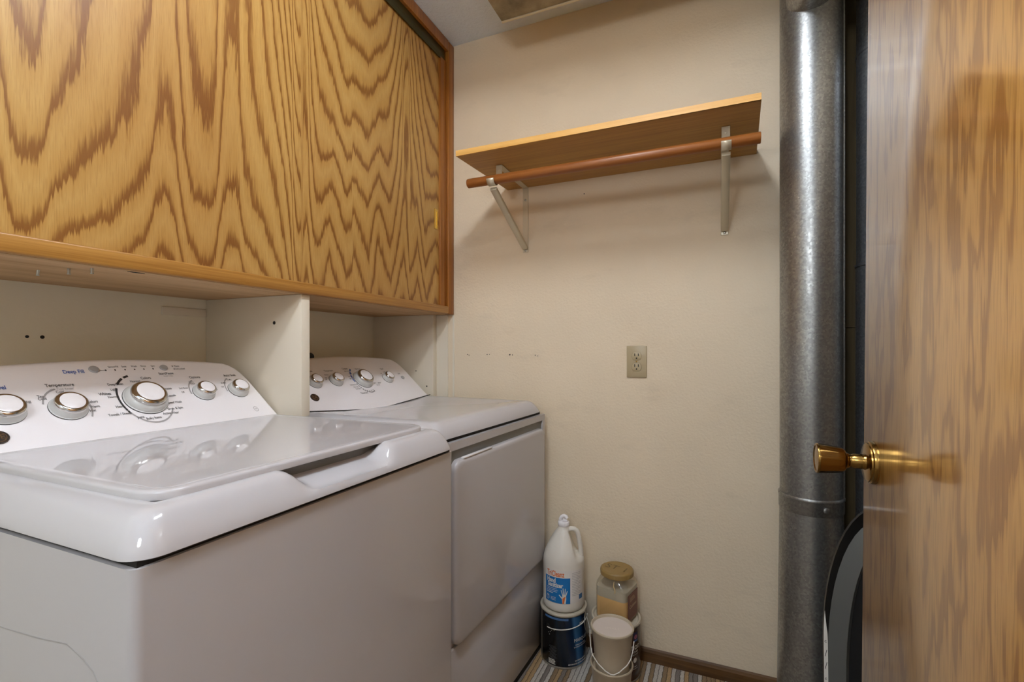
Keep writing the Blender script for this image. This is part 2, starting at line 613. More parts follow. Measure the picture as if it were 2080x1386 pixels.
# baseboard along the shelf wall
prof = [(YB, 0), (YB, 0.044), (YB - 0.004, 0.047), (YB - 0.010, 0.043), (YB - 0.013, 0.034), (YB - 0.013, 0)]
def bb(name, x0, x1):
    poly = [(a, b) for a, b in prof]
    o = prism(name, poly, 'x', x0, x1, M_base, None)
    return struct(o, 'dark stained wooden baseboard along the shelf wall')
bb('baseboard_back', -0.60, 0.64)

# nail holes and scuffs in the shelf wall and the wall behind the machines
def pock(parent, pts, normal):
    for i, (a, b, c, r) in enumerate(pts):
        if normal == 'y':
            mt = Matrix.Translation((a, b, c)) @ Matrix.Rotation(R(90), 4, 'X')
        else:
            mt = Matrix.Translation((a, b, c)) @ Matrix.Rotation(R(90), 4, 'Y')
        lathe('nail_hole', [(r * 1.5, -0.001), (r * 1.4, 0.0006), (r, 0.0005), (r * 0.6, 0.0002)], M_gap, parent, 8, mt)
pock(wb, [(-0.959, YB, 1.092, 0.0016), (-0.952, YB, 1.089, 0.0013), (-0.868, YB, 1.092, 0.0016), (-0.857, YB, 1.0925, 0.0012),
          (-0.766, YB, 1.0915, 0.0022), (-0.755, YB, 1.0905, 0.0014), (-0.657, YB, 1.0895, 0.0014), (-0.646, YB, 1.087, 0.0012),
          (-0.46, YB, 1.70, 0.0015)], 'y')
pock(wl, [(XW, 0.553, 1.1383, 0.0025), (XW, 0.5795, 1.1379, 0.003)], 'x')
# patched strip on the wall behind the washer
box('patch_strip', XW - 0.002, XW + 0.006, 0.835, 0.9610, 1.209, 1.2315, M_panel, wl, 0.002)
lathe('pipe_stub', [(0.016, 0.0), (0.016, 0.03), (0.012, 0.036), (0.002, 0.038)], M_dark, wl, 20, Matrix.Translation((XW, 1.340, 1.084)) @ Matrix.Rotation(R(90), 4, 'Y'))

# ------------------------------------------------------------------ ceiling light of the place, and an added fill lamp
M_bulb, nt, p_ = new_mat('lit_bulb')
p_.inputs['Emission Color'].default_value = (0.95, 1.0, 1.055, 1)
p_.inputs['Emission Strength'].default_value = BULB
M_fill, nt, p_ = new_mat('lit_fill_globe')
p_.inputs['Emission Color'].default_value = (0.95, 1.0, 1.055, 1)
p_.inputs['Emission Strength'].default_value = FILL
LX, LY = -0.22, 0.55
fx = tag(empty('ceiling_light', (LX, LY, CEIL)), 'flush strip light on the ceiling in front of the machines', 'ceiling light')
bm = bmesh.new()
bm_box(bm, -0.075, 0.075, -0.29, 0.29, -0.012, 0.0)
from_bm('housing', bm, M_white2, fx)
prism('diffuser', rrect(-0.062, 0.062, -0.27, 0.27, 0.02), 'z', -0.085, -0.012, M_bulb, fx, 0.012)
hx = tag(empty('fill_lamp', (-0.25, -0.62, 0.0)), 'added fill light, a white globe on a pole, unseen behind the viewer', 'added fill light')  # unseen lamp added only to fill the room with light
lathe('base', [(0.14, 0.0), (0.14, 0.012), (0.12, 0.022), (0.02, 0.030)], M_white2, hx, 32)
lathe('pole', [(0.011, 0.028), (0.011, 1.68)], M_white2, hx, 16)
lathe('fill_globe', [(0.03, 1.672), (0.075, 1.69), (0.115, 1.735), (0.125, 1.79), (0.11, 1.85), (0.07, 1.895), (0.01, 1.912)], M_fill, hx, 24)
# ------------------------------------------------------------------ wall cabinet
XF = -1.025
ZC = 1.261
CY0 = 0.155
cab = tag(empty('wall_cabinet', (0, 0, 0)), 'oak wall cabinet with sliding cathedral-grained door above the washer and dryer', 'cabinet')
box('bottom_panel', XW, XF - 0.018, CY0, YB, ZC, ZC + 0.018, M_under, cab)
box('top_panel', XW, XF - 0.018, CY0, YB, CEIL - 0.02, CEIL - 0.001, M_under, cab)
box('side_panel', XW, XF - 0.02, CY0, CY0 + 0.018, ZC + 0.018, CEIL - 0.02, M_stile, cab)
box('bottom_rail', XF - 0.018, XF, CY0, 1.714, ZC, ZC + 0.031, M_rail, cab, 0.0035, 3)
box('top_rail', XF - 0.02, XF, CY0, 1.714, CEIL - 0.046, CEIL - 0.001, M_stile, cab, 0.002)
box('stile', XF - 0.022, XF + 0.001, 1.714, YB - 0.001, ZC - 0.001, CEIL - 0.004, M_stile, cab, 0.003)
box('inner_stop', XF - 0.045, XF - 0.010, 1.668, 1.7138, ZC + 0.031, CEIL - 0.088, M_stile, cab, 0.002)
tr = box('sliding_track', XF - 0.062, XF - 0.012, CY0 + 0.02, 1.70, CEIL - 0.088, CEIL - 0.046, M_track, cab, 0.001)
for dx in (-0.012, -0.030, -0.048):
    box('track_lip', XF + dx - 0.002, XF + dx + 0.001, CY0 + 0.02, 1.695, CEIL - 0.096, CEIL - 0.08, M_track, tr)
sd = box('sliding_door', XF - 0.040, XF - 0.020, 0.30, 1.672, ZC + 0.030, CEIL - 0.089, M_cath, cab)
box('rear_sliding_door', XF - 0.062, XF - 0.044, CY0 + 0.018, 0.75, ZC + 0.020, CEIL - 0.089, M_cath, cab)
# recessed brass finger pull: rim and cup
px_ = XF - 0.020
pl = empty('finger_pull')
bpy.data.objects.remove(pl)
rim = bmesh.new()
y0, y1, z0, z1 = 1.634, 1.657, 1.600, 1.681
bm_box(rim, px_ - 0.001, px_ + 0.0022, y0, y0 + 0.005, z0, z1)
bm_box(rim, px_ - 0.001, px_ + 0.0022, y1 - 0.005, y1, z0, z1)
bm_box(rim, px_ - 0.001, px_ + 0.0022, y0 + 0.005, y1 - 0.005, z0, z0 + 0.007)
bm_box(rim, px_ - 0.001, px_ + 0.0022, y0 + 0.005, y1 - 0.005, z1 - 0.007, z1)
bm_box(rim, px_ - 0.001, px_ + 0.0008, y0 + 0.005, y1 - 0.005, z0 + 0.007, z1 - 0.007)
from_bm('finger_pull', rim, M_brass_pol, sd)
# screws poking out of the underside, a splinter and a nail
for x, y, r, tilt in ((-1.197, 0.479, 0.0024, 0.25), (-1.122, 0.493, 0.0026, 0.0), (-1.076, 0.5075, 0.0026, 0.0)):
    mt = Matrix.Translation((x, y, ZC)) @ Matrix.Rotation(tilt, 4, 'Y') @ Matrix.Rotation(PI, 4, 'X')
    lathe('screw_tip', [(r, -0.002), (r * 0.9, 0.009), (r * 1.15, 0.0095), (r * 1.1, 0.011)], M_zinc, cab, 10, mt)
prism('splinter_mark', [(-1.052, 0.553), (-1.058, 0.566), (-1.054, 0.585), (-1.049, 0.566)], 'z', ZC - 0.0008, ZC + 0.001, M_gap, cab)

# ------------------------------------------------------------------ partition board between the machines, side cladding
dv = tag(empty('divider_board', (-1.235, 0.976, 0.9265)), 'cream painted plywood divider hanging under the cabinet between the washer and dryer', 'divider')
box('board', -0.194, 0.1975, -0.0143, 0.0143, 0.0, 0.334, M_panel, dv, 0.0012)
lathe('screw_hole', [(0.0052, -0.001), (0.005, 0.0006), (0.003, 0.0005), (0.002, 0.0001)], M_gap, dv, 12,
      Matrix.Translation((0.0945, -0.0143, 0.2585)) @ Matrix.Rotation(R(90), 4, 'X'))
sp = struct(box('trim_3', XW, -1.112, 1.7325, YB, 0, ZC - 0.0005, M_panel), 'cream painted side panel between the dryer and the shelf wall')
struct(box('trim_4', -1.108, -1.053, YB - 0.004, YB + 0.001, 0, ZC - 0.002, M_panel), 'narrow cream batten on the shelf wall under the cabinet')
struct(box('trim_5', -1.030, -1.022, YB - 0.003, YB + 0.001, 0, ZC - 0.002, M_panel), 'thin cream caulk bead beside the batten')
pock(sp, [(-1.20, 1.7325, 1.02, 0.0018), (-1.145, 1.7325, 0.955, 0.0025)], 'y')

# ------------------------------------------------------------------ washer and dryer
HB = 0.343
def ring_pts(inset, hb, depth, rad, nf=64, nc=10, ns=24):
    """closed loop (x forward, y along the width), front at x=0"""
    x1, x0 = -inset, -depth + inset
    y1 = hb - inset
    r = max(rad - inset * 0.5, 0.006)
    pts = []
    for i in range(nf + 1):
        t = i / nf
        pts.append((x1, -y1 + r + (2 * y1 - 2 * r) * t))
    for i in range(1, nc):
        a = R(90 * i / nc)
        pts.append((x1 - r + r * math.cos(a), y1 - r + r * math.sin(a)))
    for i in range(ns + 1):
        t = i / ns
        pts.append((x1 - r + (x0 - x1 + 2 * r) * t, y1))
    for i in range(1, nc):
        a = R(90 + 90 * i / nc)
        pts.append((x0 + r + r * math.cos(a), y1 - r + r * math.sin(a)))
    for i in range(nf + 1):
        t = i / nf
        pts.append((x0, y1 - r - (2 * y1 - 2 * r) * t))
    for i in range(1, nc):
        a = R(180 + 90 * i / nc)
        pts.append((x0 + r + r * math.cos(a), -y1 + r + r * math.sin(a)))
    for i in range(ns + 1):
        t = i / ns
        pts.append((x0 + r + (x1 - x0 - 2 * r) * t, -y1))
    for i in range(1, nc):
        a = R(270 + 90 * i / nc)
        pts.append((x1 - r + r * math.cos(a), -y1 + r + r * math.sin(a)))
    return pts

def sstep(a, b, t):
    t = max(0.0, min(1.0, (t - a) / (b - a)))
    return t * t * (3 - 2 * t)

def top_cover(name, levels, depth, parent, mat, zfun=None, rad=0.035, xfun=None):
    verts, faces = [], []
    n = None
    for inset, z in levels:
        pts = ring_pts(inset, HB, depth, rad)
        n = len(pts)
        for (x, y) in pts:
            zz = zfun(x, y, z, inset) if zfun else z
            verts.append((x, y, zz))
    m = len(levels)
    for k in range(m - 1):
        for i in range(n):
            j = (i + 1) % n
            faces.append((k * n + i, k * n + j, (k + 1) * n + j, (k + 1) * n + i))
    faces.append(tuple((m - 1) * n + i for i in range(n)))
    return mk(name, verts, faces, mat, parent, 50)

def cabinet_body(parent, depth, z1, xfront=0.0):
    bm = bmesh.new()
    pts = rrect(-depth + 0.01, xfront, -HB + 0.003, HB - 0.003, 0.012, 4)
    b0 = [bm.verts.new((x, y, 0.012)) for x, y in pts]
    b1 = [bm.verts.new((x, y, z1)) for x, y in pts]
    k = len(pts)
    bm.faces.new(b0)
    bm.faces.new(b1)
    for i in range(k):
        bm.faces.new((b0[i], b0[(i + 1) % k], b1[(i + 1) % k], b1[i]))
    return from_bm('body', bm, M_white, parent, 40)

def console(parent, a0, vdip, depth):
    """sloped control console; front face x = -(a0 + (z - 0.92)), a 45 degree slope"""
    half = [(0.3095, 0.908), (0.3085, 0.914), (0.3065, 0.924), (0.303, 0.940), (0.2985, 0.962), (0.2945, 0.985), (0.290, 1.008),
            (0.286, 1.028), (0.279, 1.045), (0.270, 1.058), (0.258, 1.067), (0.243, 1.0725), (0.20, 1.0765), (0.12, 1.0815), (0.05, 1.0845), (0.0, 1.085)]
    out = half + [(-b, z) for b, z in reversed(half[:-1])]
    if vdip:
        out = [(-0.02, vdip)] + out
    else:
        out = [(0.0, 0.908)] + out
    bm = bmesh.new()
    f0 = [bm.verts.new((-(a0 + (z - 0.92)), b, z)) for b, z in out]
    f1 = [bm.verts.new((-depth, b, z)) for b, z in out]
    k = len(out)
    bm.faces.new(f0)
    bm.faces.new(f1)
    for i in range(k):
        bm.faces.new((f0[i], f0[(i + 1) % k], f1[(i + 1) % k], f1[i]))
    bmesh.ops.recalc_face_normals(bm, faces=bm.faces)
    fs = set(f0)
    es = [e for e in bm.edges if e.verts[0] in fs and e.verts[1] in fs and min(e.verts[0].co.z, e.verts[1].co.z) > 0.9225]
    bmesh.ops.bevel(bm, geom=es, offset=0.007, segments=3, profile=0.5, affect='EDGES')
    return from_bm('control_console', bm, M_white2, parent, 32)

S45 = math.sqrt(0.5)
def face_mtx(a0, b, z, lift=0.0):
    """local frame on the console face: x = along the width, y = up the slope, z = outward"""
    o = Vector((-(a0 + (z - 0.92)) + S45 * lift, b, z + S45 * lift))
    ex = Vector((0, 1, 0))
    ey = Vector((-S45, 0, S45))
    ez = Vector((S45, 0, S45))
    return Matrix(((ex.x, ey.x, ez.x, o.x), (ex.y, ey.y, ez.y, o.y), (ex.z, ey.z, ez.z, o.z), (0, 0, 0, 1)))

def knob(parent, a0, b, z, rb, rc, h):
    mt = face_mtx(a0, b, z, 0.0)
    k = lathe('knob', [(rb * 1.03, -0.001), (rb * 1.03, 0.0025), (rb * 0.985, 0.003), (rb * 0.95, h * 0.45), (rc * 1.0, h * 0.66), (rc * 0.98, h * 0.67)], M_knobside, parent, 40, mt)
    lathe('chrome_ring', [(rc * 0.99, h * 0.65), (rc * 1.005, h * 0.68), (rc * 1.0, h * 0.80), (rc * 0.96, h * 0.92), (rc * 0.88, h * 1.0), (rc * 0.80, h * 1.035), (rc * 0.74, h * 1.02)], M_chrome, k, 48, mt)
    lathe('knob_cap', [(rc * 0.75, h * 0.97), (rc * 0.745, h * 1.035), (rc * 0.72, h * 1.05), (rc * 0.4, h * 1.055), (rc * 0.05, h * 1.06)], M_white2, k, 40, mt)
    lathe('knob_shadow_gap', [(rb * 1.045, -0.001), (rb * 1.045, 0.0012), (rb * 0.9, 0.0012)], M_gap, k, 40, mt)
    return k

def push_button(parent, a0, b, z, r):
    lathe('push_button', [(r, -0.001), (r, 0.0025), (r * 0.92, 0.0038), (r * 0.5, 0.0042), (0.0005, 0.0042)], M_button, parent, 28, face_mtx(a0, b, z))

def badge(parent, a0, b, z, r):
    mt = face_mtx(a0, b, z)
    g = lathe('badge', [(r, -0.001), (r, 0.0016), (r * 0.95, 0.0026), (r * 0.84, 0.0026), (r * 0.82, 0.0018), (r * 0.05, 0.0018)], M_badge, parent, 36, mt)
    pr = Print()
    pr.arc(0, 0, r * 0.70, r * 0.76, 0, 360, 32)
    pr.text('GE', 0, 0, r * 1.0, 0.01)
    for i in range(4):
        a = R(45 + 90 * i)
        pr.arc(r * 0.5 * math.cos(a), r * 0.5 * math.sin(a), r * 0.16, r * 0.2, 45 + 90 * i - 100, 45 + 90 * i + 100, 10)
    pr.build('emblem', lambda u, v: mt @ Vector((u, v, 0.0022)), M_chrome, g)

def face_fn(a0, lift=0.0006):
    """(b, z) on the console face -> local point"""
    def fn(b, z):
        return (-(a0 + (z - 0.92)) + S45 * lift, b, z + S45 * lift)
    return fn

# ---- washer
A0 = 0.531
WX, WY = -0.574, 0.65
DEPTH = 0.70
washer = tag(empty('washing_machine', (WX, WY, 0)), 'white top-loading washing machine nearest the camera, lid with front finger scoop', 'washing machine')
cabinet_body(washer, DEPTH, 0.8662, -0.006)
box('seam_gap', -DEPTH + 0.02, -0.012, -HB + 0.01, HB - 0.01, 0.866, 0.8765, M_gap, washer)
LV = [(0.010, 0.8735), (0.003, 0.8725), (0.0, 0.8745), (0.0012, 0.880), (0.005, 0.889), (0.0105, 0.899), (0.0165, 0.9085), (0.022, 0.9150), (0.0275, 0.9190), (0.034, 0.9212), (0.042, 0.9222), (0.049, 0.9225), (0.052, 0.9215), (0.054, 0.917), (0.060, 0.912), (0.08, 0.905), (0.12, 0.905)]
def scoop(x, y, z, inset):
    if x < -0.11 or inset < 0.004:
        return z
    k = sstep(-0.125, -0.075, y) * (1 - sstep(0.085, 0.135, y))
    lim = 0.8865 + 0.30 * max(0.0, inset - 0.014)
    if z > lim:
        return z + (lim - z) * k
    return z
top_cover('top_cover', LV, DEPTH, washer, M_white, scoop)
# lid: rounded slab with a slightly rolled edge
def slab(name, x0, x1, hb, z0, z1, rf, parent, mat, edge=0.004):
    loops = [(0.004, z0), (0.0, z0 + 0.001), (0.0, z1 - edge), (edge * 0.3, z1 - edge * 0.35), (edge, z1), (0.013, z1 + 0.0004), (0.017, z1 - 0.0006), (0.022, z1 - 0.0008), (0.05, z1 - 0.0008), (0.06, z1 - 0.0008)]
    verts, faces = [], []
    n = None
    for ins, z in loops:
        pts = []
        for cx, cy, a0, r in ((x1 - rf, hb - rf, 0, rf), (x0 + 0.012, hb - 0.012, 90, 0.012), (x0 + 0.012, -hb + 0.012, 180, 0.012), (x1 - rf, -hb + rf, 270, rf)):
            for i in range(11):
                a = R(a0 + 90 * i / 10)
                rr = max(r - ins, 0.001)
                sx = cx if True else cx
                px = cx + rr * math.cos(a) - (max(0, ins - r)) * math.copysign(1, math.cos(R(a0 + 45)))
                py = cy + rr * math.sin(a) - (max(0, ins - r)) * math.copysign(1, math.sin(R(a0 + 45)))
                pts.append((px, py))
        n = len(pts)
        verts += [(x, y, z) for x, y in pts]
    m = len(loops)
    for k in range(m - 1):
        for i in range(n):
            j = (i + 1) % n
            faces.append((k * n + i, k * n + j, (k + 1) * n + j, (k + 1) * n + i))
    faces.append(tuple((m - 1) * n + i for i in range(n)))
    faces.append(tuple(range(n - 1, -1, -1)))
    return mk(name, verts, faces, mat, parent, 40)
slab('lid', -0.545, -0.0465, 0.296, 0.9195, 0.9325, 0.045, washer, M_white)
box('scoop_backing', -0.075, -0.066, -0.14, 0.15, 0.876, 0.9185, M_grey_in, washer)  # grey stands in for the shade under the lid edge
con = console(washer, A0, None, 0.72)
box('console_seam', -A0 - 0.02, -A0 + 0.0035, -0.315, 0.315, 0.908, 0.9185, M_inkgrey, washer)
for b, z, rb, rc in ((-0.2253, 0.996, 0.030, 0.0270), (-0.1330, 0.9925, 0.030, 0.0270), (0.0080, 0.997, 0.0425, 0.0355), (0.1431, 1.0015, 0.0255, 0.0222), (0.2362, 1.0015, 0.0255, 0.0222)):
    knob(con, A0, b, z, rb, rc, 0.026 if rb > 0.04 else 0.022)
push_button(con, A0, -0.0578, 1.0647, 0.0092)
push_button(con, A0, 0.0845, 1.0639, 0.0086)
badge(con, A0, -0.2467, 0.9553, 0.0145)
fn = face_fn(A0)
k = Print()
T = lambda t, b, z, s, bold=0.0: k.text(t, b, z, s, bold, 1.0)
T('Temperature', -0.1283, 1.0363, 0.0086, 0.012)
T('Colors', 0.0327, 1.0420, 0.0077, 0.012)
T('Whites', -0.0620, 1.0137, 0.0074, 0.018)
T('Options', 0.1436, 1.0385, 0.0082, 0.008)
T('Auto Soak', 0.2387, 1.0390, 0.0082, 0.008)
T('Start/Pause', 0.0825, 1.0505, 0.0074, 0.008)
for t, b, z in (('Tap', -0.166, 1.017), ('Cold', -0.165, 1.0125), ('Cold', -0.1335, 1.0232), ('Colors', -0.0905, 1.0005), ('Warm', -0.0905, 0.991), ('Hot', -0.0975, 0.984),
                ('Precise Fill', -0.197, 1.0085), ('DeepClean', -0.0335, 1.032), ('Normal', 0.0075, 1.036), ('Light', -0.042, 1.0215), ('Normal', -0.0498, 1.0065), ('Heavy', -0.0475, 0.9865),
                ('Towels / Sheets', -0.0551, 0.9720), ('Jeans', -0.0215, 0.962), ('Bulky Items', 0.0024, 0.9575), ('Active Wear', 0.0415, 0.9635), ('Drain & Spin', 0.0565, 0.9722),
                ('Speed Wash', 0.0620, 0.985), ('Casuals', 0.064, 1.000), ('Delicates', 0.062, 1.016)):
    T(t, b, z, 0.0066, 0.008)
for t, b, z in (('SensorFill', -0.019, 1.0695), ('Soak', 0.0025, 1.0695), ('Wash', 0.0228, 1.0695), ('Rinse', 0.0425, 1.0695), ('Spin', 0.0632, 1.0693), ('Pause', 0.1175, 1.0675), ('Lid Locked', 0.1215, 1.0605),
                ('Extra', 0.128, 1.0275), ('Rinse', 0.129, 1.0235), ('2nd Rinse', 0.101, 1.0145), ('Off', 0.0945, 1.0055), ('Fabric', 0.169, 1.023), ('Softener', 0.173, 1.0115), ('Spin', 0.177, 1.0055), ('15 Min', 0.229, 1.0275), ('30 Min', 0.208, 1.0205), ('Off', 0.199, 1.011)):
    T(t, b, z, 0.0052, 0.003)
for b in (-0.0365, -0.0185, 0.0012, 0.0205, 0.0402, 0.0602):
    k.disc(b, 1.0625, 0.0016)
k.disc(0.107, 1.0675, 0.0014)
k.disc(0.1075, 1.0605, 0.0014)
k.rect(-0.0475, -0.0365, 1.0622, 1.0628)
for a0, a1 in ((150, 205), (205.5, 212), (118, 140), (100, 113)):
    k.arc(0.008, 0.9985, 0.0485, 0.0525, a0, a1, 10)
k.build('printed_lettering', fn, M_ink, con)
k = Print()
T('Deep Fill', -0.0943, 1.0615, 0.0102, 0.016)
T('Water Level', -0.232, 1.0370, 0.0098, 0.014)
k.build('blue_lettering', fn, M_inkblue, con)
k = Print()
for b, z, r, a0, a1 in ((-0.133, 0.9935, 0.0345, 100, 165), (-0.133, 0.9935, 0.0345, -35, 10), (0.1431, 1.0025, 0.0295, 110, 185), (0.2362, 1.0025, 0.0295, 110, 185), (0.008, 0.9985, 0.0485, -150, -30)):
    k.arc(b, z, r, r + 0.0028, a0, a1, 14)
k.arc(0.2502, 0.9505, 0.0052, 0.0062, 0, 360, 20)
k.text('HE', 0.2502, 0.9505, 0.005)
k.text('Hot Cold Rinses', -0.1283, 1.0285, 0.0055)
k.text('Hold 3 Sec', 0.084, 1.0445, 0.0048)
k.build('grey_lettering', fn, M_inkgrey, con)
# pressed panel line on the near side of the body
bm = bmesh.new()
vv, ff = tube_data([(-0.60, -HB + 0.0035, 0.738), (-0.289, -HB + 0.0035, 0.741), (-0.20, -HB + 0.0035, 0.7485), (-0.135, -HB + 0.0035, 0.757), (-0.10, -HB + 0.0035, 0.7475), (-0.08, -HB + 0.0035, 0.738), (-0.068, -HB + 0.0035, 0.725), (-0.060, -HB + 0.0035, 0.70), (-0.058, -HB + 0.0035, 0.10)], 0.0013, 6)
mk('pressed_crease', vv, ff, M_inkgrey, washer, 50)

# ---- dryer
D0 = 0.501
DX, DY = -0.627, 1.366
dryer = tag(empty('clothes_dryer', (DX, DY, 0), R(-2.75)), 'white front-loading clothes dryer with dropped square door beside the shelf wall', 'clothes dryer')
DD = 0.66
cabinet_body(dryer, DD, 0.8672, 0.004)
box('seam_gap', -DD + 0.03, -0.006, -HB + 0.01, HB - 0.01, 0.866, 0.8765, M_gap, dryer)
LVD = [(0.010, 0.8755), (0.003, 0.8745), (0.0, 0.8765), (0.002, 0.884), (0.007, 0.893), (0.014, 0.9025), (0.021, 0.910), (0.028, 0.9155), (0.036, 0.9185), (0.046, 0.9195), (0.06, 0.919), (0.09, 0.9175), (0.14, 0.915), (0.22, 0.913), (0.30, 0.9125)]
def dish(x, y, z, inset):
    if inset < 0.046:
        return z
    b = sstep(0.30, 0.02, abs(y)) * sstep(-0.30, -0.55, x)
    return z - 0.012 * b
top_cover('top_cover', LVD, DD, dryer, M_white, dish)
dcon = console(dryer, D0, 0.8985, 0.69)
dseam = [(-0.319, 0.9215), (-0.02, 0.8985), (0.319, 0.9215)]
vs = [(-(D0 + z - 0.92) + 0.0012, b, z + 0.0008) for b, z in dseam]
v2, f2 = tube_data(vs, 0.0016, 6)
mk('console_seam', v2, f2, M_gap, dryer, 50)
sh = 0.0338
for b, z, rb, rc in ((-0.1760, 1.0014, 0.0255, 0.0222), (-0.0840, 1.0023, 0.0255, 0.0222), (0.0418, 0.9985, 0.0385, 0.033), (0.1758, 0.9972, 0.0235, 0.0205)):
    knob(dcon, D0, b - sh, z + 0.001, rb, rc, 0.026 if rb > 0.03 else 0.022)
push_button(dcon, D0, 0.2654 - sh, 0.996, 0.0085)
badge(dcon, D0, -0.2155 - sh, 0.957, 0.0150)
fnd = face_fn(D0)
k = Print()
for t, b, z, s in (('Extended Tumble', -0.182, 1.0375, 0.0074), ('Temperature', -0.0862, 1.0365, 0.0074), ('Cottons', -0.0067, 1.0410, 0.0078), ('Signal', 0.1829, 1.0345, 0.0076), ('Start', 0.2624, 1.0125, 0.0072),
                   ('Timed Dry', 0.0022, 0.9550, 0.0078), ('Easy Care', 0.055, 1.0385, 0.0062), ('More Dry', -0.0055, 1.032, 0.0055), ('Damp', 0.0035, 1.023, 0.0058), ('Less Dry', -0.0065, 1.0135, 0.0058), ('More Dry', -0.006, 1.0055, 0.0058),
                   ('Delicates Dry', -0.021, 0.985, 0.0055), ('Warm Up', -0.017, 0.977, 0.0055), ('Dewrinkle', -0.012, 0.9705, 0.0055), ('20', 0.0105, 0.9645, 0.005), ('30', 0.0235, 0.961, 0.005), ('40', 0.035, 0.9595, 0.005), ('50', 0.045, 0.9605, 0.005), ('60', 0.055, 0.9625, 0.005),
                   ('Fluff', 0.086, 0.994, 0.0055), ('Low', 0.088, 0.985, 0.0055), ('Medium', 0.1135, 0.984, 0.005), ('No Heat', 0.100, 0.977, 0.005), ('Low', -0.0725, 1.0265, 0.0052), ('Medium', -0.1075, 1.0235, 0.0052), ('Off', 0.160, 1.017, 0.0052), ('Loud', 0.184, 1.0225, 0.0052),
                   ('On', -0.122, 1.009, 0.0052), ('High', -0.118, 1.014, 0.0052)):
    k.text(t, b - sh, z, s, 0.006)
for i in range(11):
    a = 195 + i * 9.3
    k.arc(0.0418 - sh, 1.0, 0.043, 0.0465, a, a + 5.5, 3)
k.build('printed_lettering', fnd, M_ink, dcon)
k = Print()
for i in range(4):
    a = 122 + i * 17
    k.arc(0.0418 - sh, 1.0, 0.043, 0.0475, a, a + 14, 5)
k.build('blue_lettering', fnd, M_inkblue, dcon)
# front: recessed grip under the top, then the door
fr_poly_out = rrect(-0.332, 0.335, 0.79, 0.862, 0.03)
bm = bmesh.new()
bm_box(bm, 0.0, 0.012, -HB + 0.004, HB - 0.004, 0.846, 0.868)
bm_box(bm, 0.0, 0.012, -HB + 0.004, -0.300, 0.334, 0.846)
bm_box(bm, 0.0, 0.012, 0.318, HB - 0.004, 0.334, 0.846)
from_bm('front_frame', bm, M_white, dryer)
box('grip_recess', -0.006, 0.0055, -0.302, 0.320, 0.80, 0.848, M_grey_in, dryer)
def dryer_door():
    pts = rrect(-0.296, 0.312, 0.334, 0.820, 0.028, 8)
    loops = [(0.0, 0.0045), (0.0, 0.016), (0.0015, 0.021), (0.006, 0.0245), (0.014, 0.026)]
    verts, faces = [], []
    cy, cz = 0.008, 0.577
    n = len(pts)
    for ins, x in loops:
        for y, z in pts:
            sy = (0.304 - ins) / 0.304
            sz = (0.243 - ins) / 0.243
            verts.append((x, cy + (y - cy) * sy, cz + (z - cz) * sz))
    for kk in range(len(loops) - 1):
        for i in range(n):
            j = (i + 1) % n
            faces.append((kk * n + i, kk * n + j, (kk + 1) * n + j, (kk + 1) * n + i))
    faces.append(tuple((len(loops) - 1) * n + i for i in range(n)))
    return mk('door', verts, faces, M_white, dryer, 40)
dd = dryer_door()
box('pull_lip', 0.012, 0.024, -0.255, -0.10, 0.8195, 0.8235, M_white2, dd, 0.0015)
box('lower_panel', 0.0045, 0.0135, -HB + 0.004, HB - 0.004, 0.022, 0.330, M_white, dryer, 0.003)
box('base_gap', -0.05, 0.010, -HB + 0.01, HB - 0.01, 0.0, 0.022, M_gap, dryer)  # black block stands in for the shadow line under the dryer

# ------------------------------------------------------------------ shelf with brackets, and the rod it carries
shf = tag(empty('wall_shelf', (-0.335, YB, 1.755)), 'amber oak shelf board on two cream metal brackets above the outlet', 'shelf')
SX, SY, SZ = -0.335, YB, 1.755
sx0, sx1, sy0 = -0.445, 0.447, -0.372
bm = bmesh.new()
bv = [bm.verts.new(p) for p in ((sx0 - 0.018, sy0, 0), (sx1 - 0.006, sy0 - 0.004, 0), (sx1 + 0.008, -0.001, 0), (sx0 + 0.006, -0.001, 0))]
tv = [bm.verts.new((v.co.x, v.co.y, 0.018)) for v in bv]
bm.faces.new(bv)
bm.faces.new(tv)
for i in range(4):
    bm.faces.new((bv[i], bv[(i + 1) % 4], tv[(i + 1) % 4], tv[i]))
brd = from_bm('board', bm, M_shelf, shf)
bm = bmesh.new()
bm_box(bm, sx0 - 0.0185, sx1 - 0.0062, sy0 - 0.0048, sy0 - 0.0002, 0.0, 0.018)
eb = from_bm('edge_band', bm, M_shelf_edge, brd)
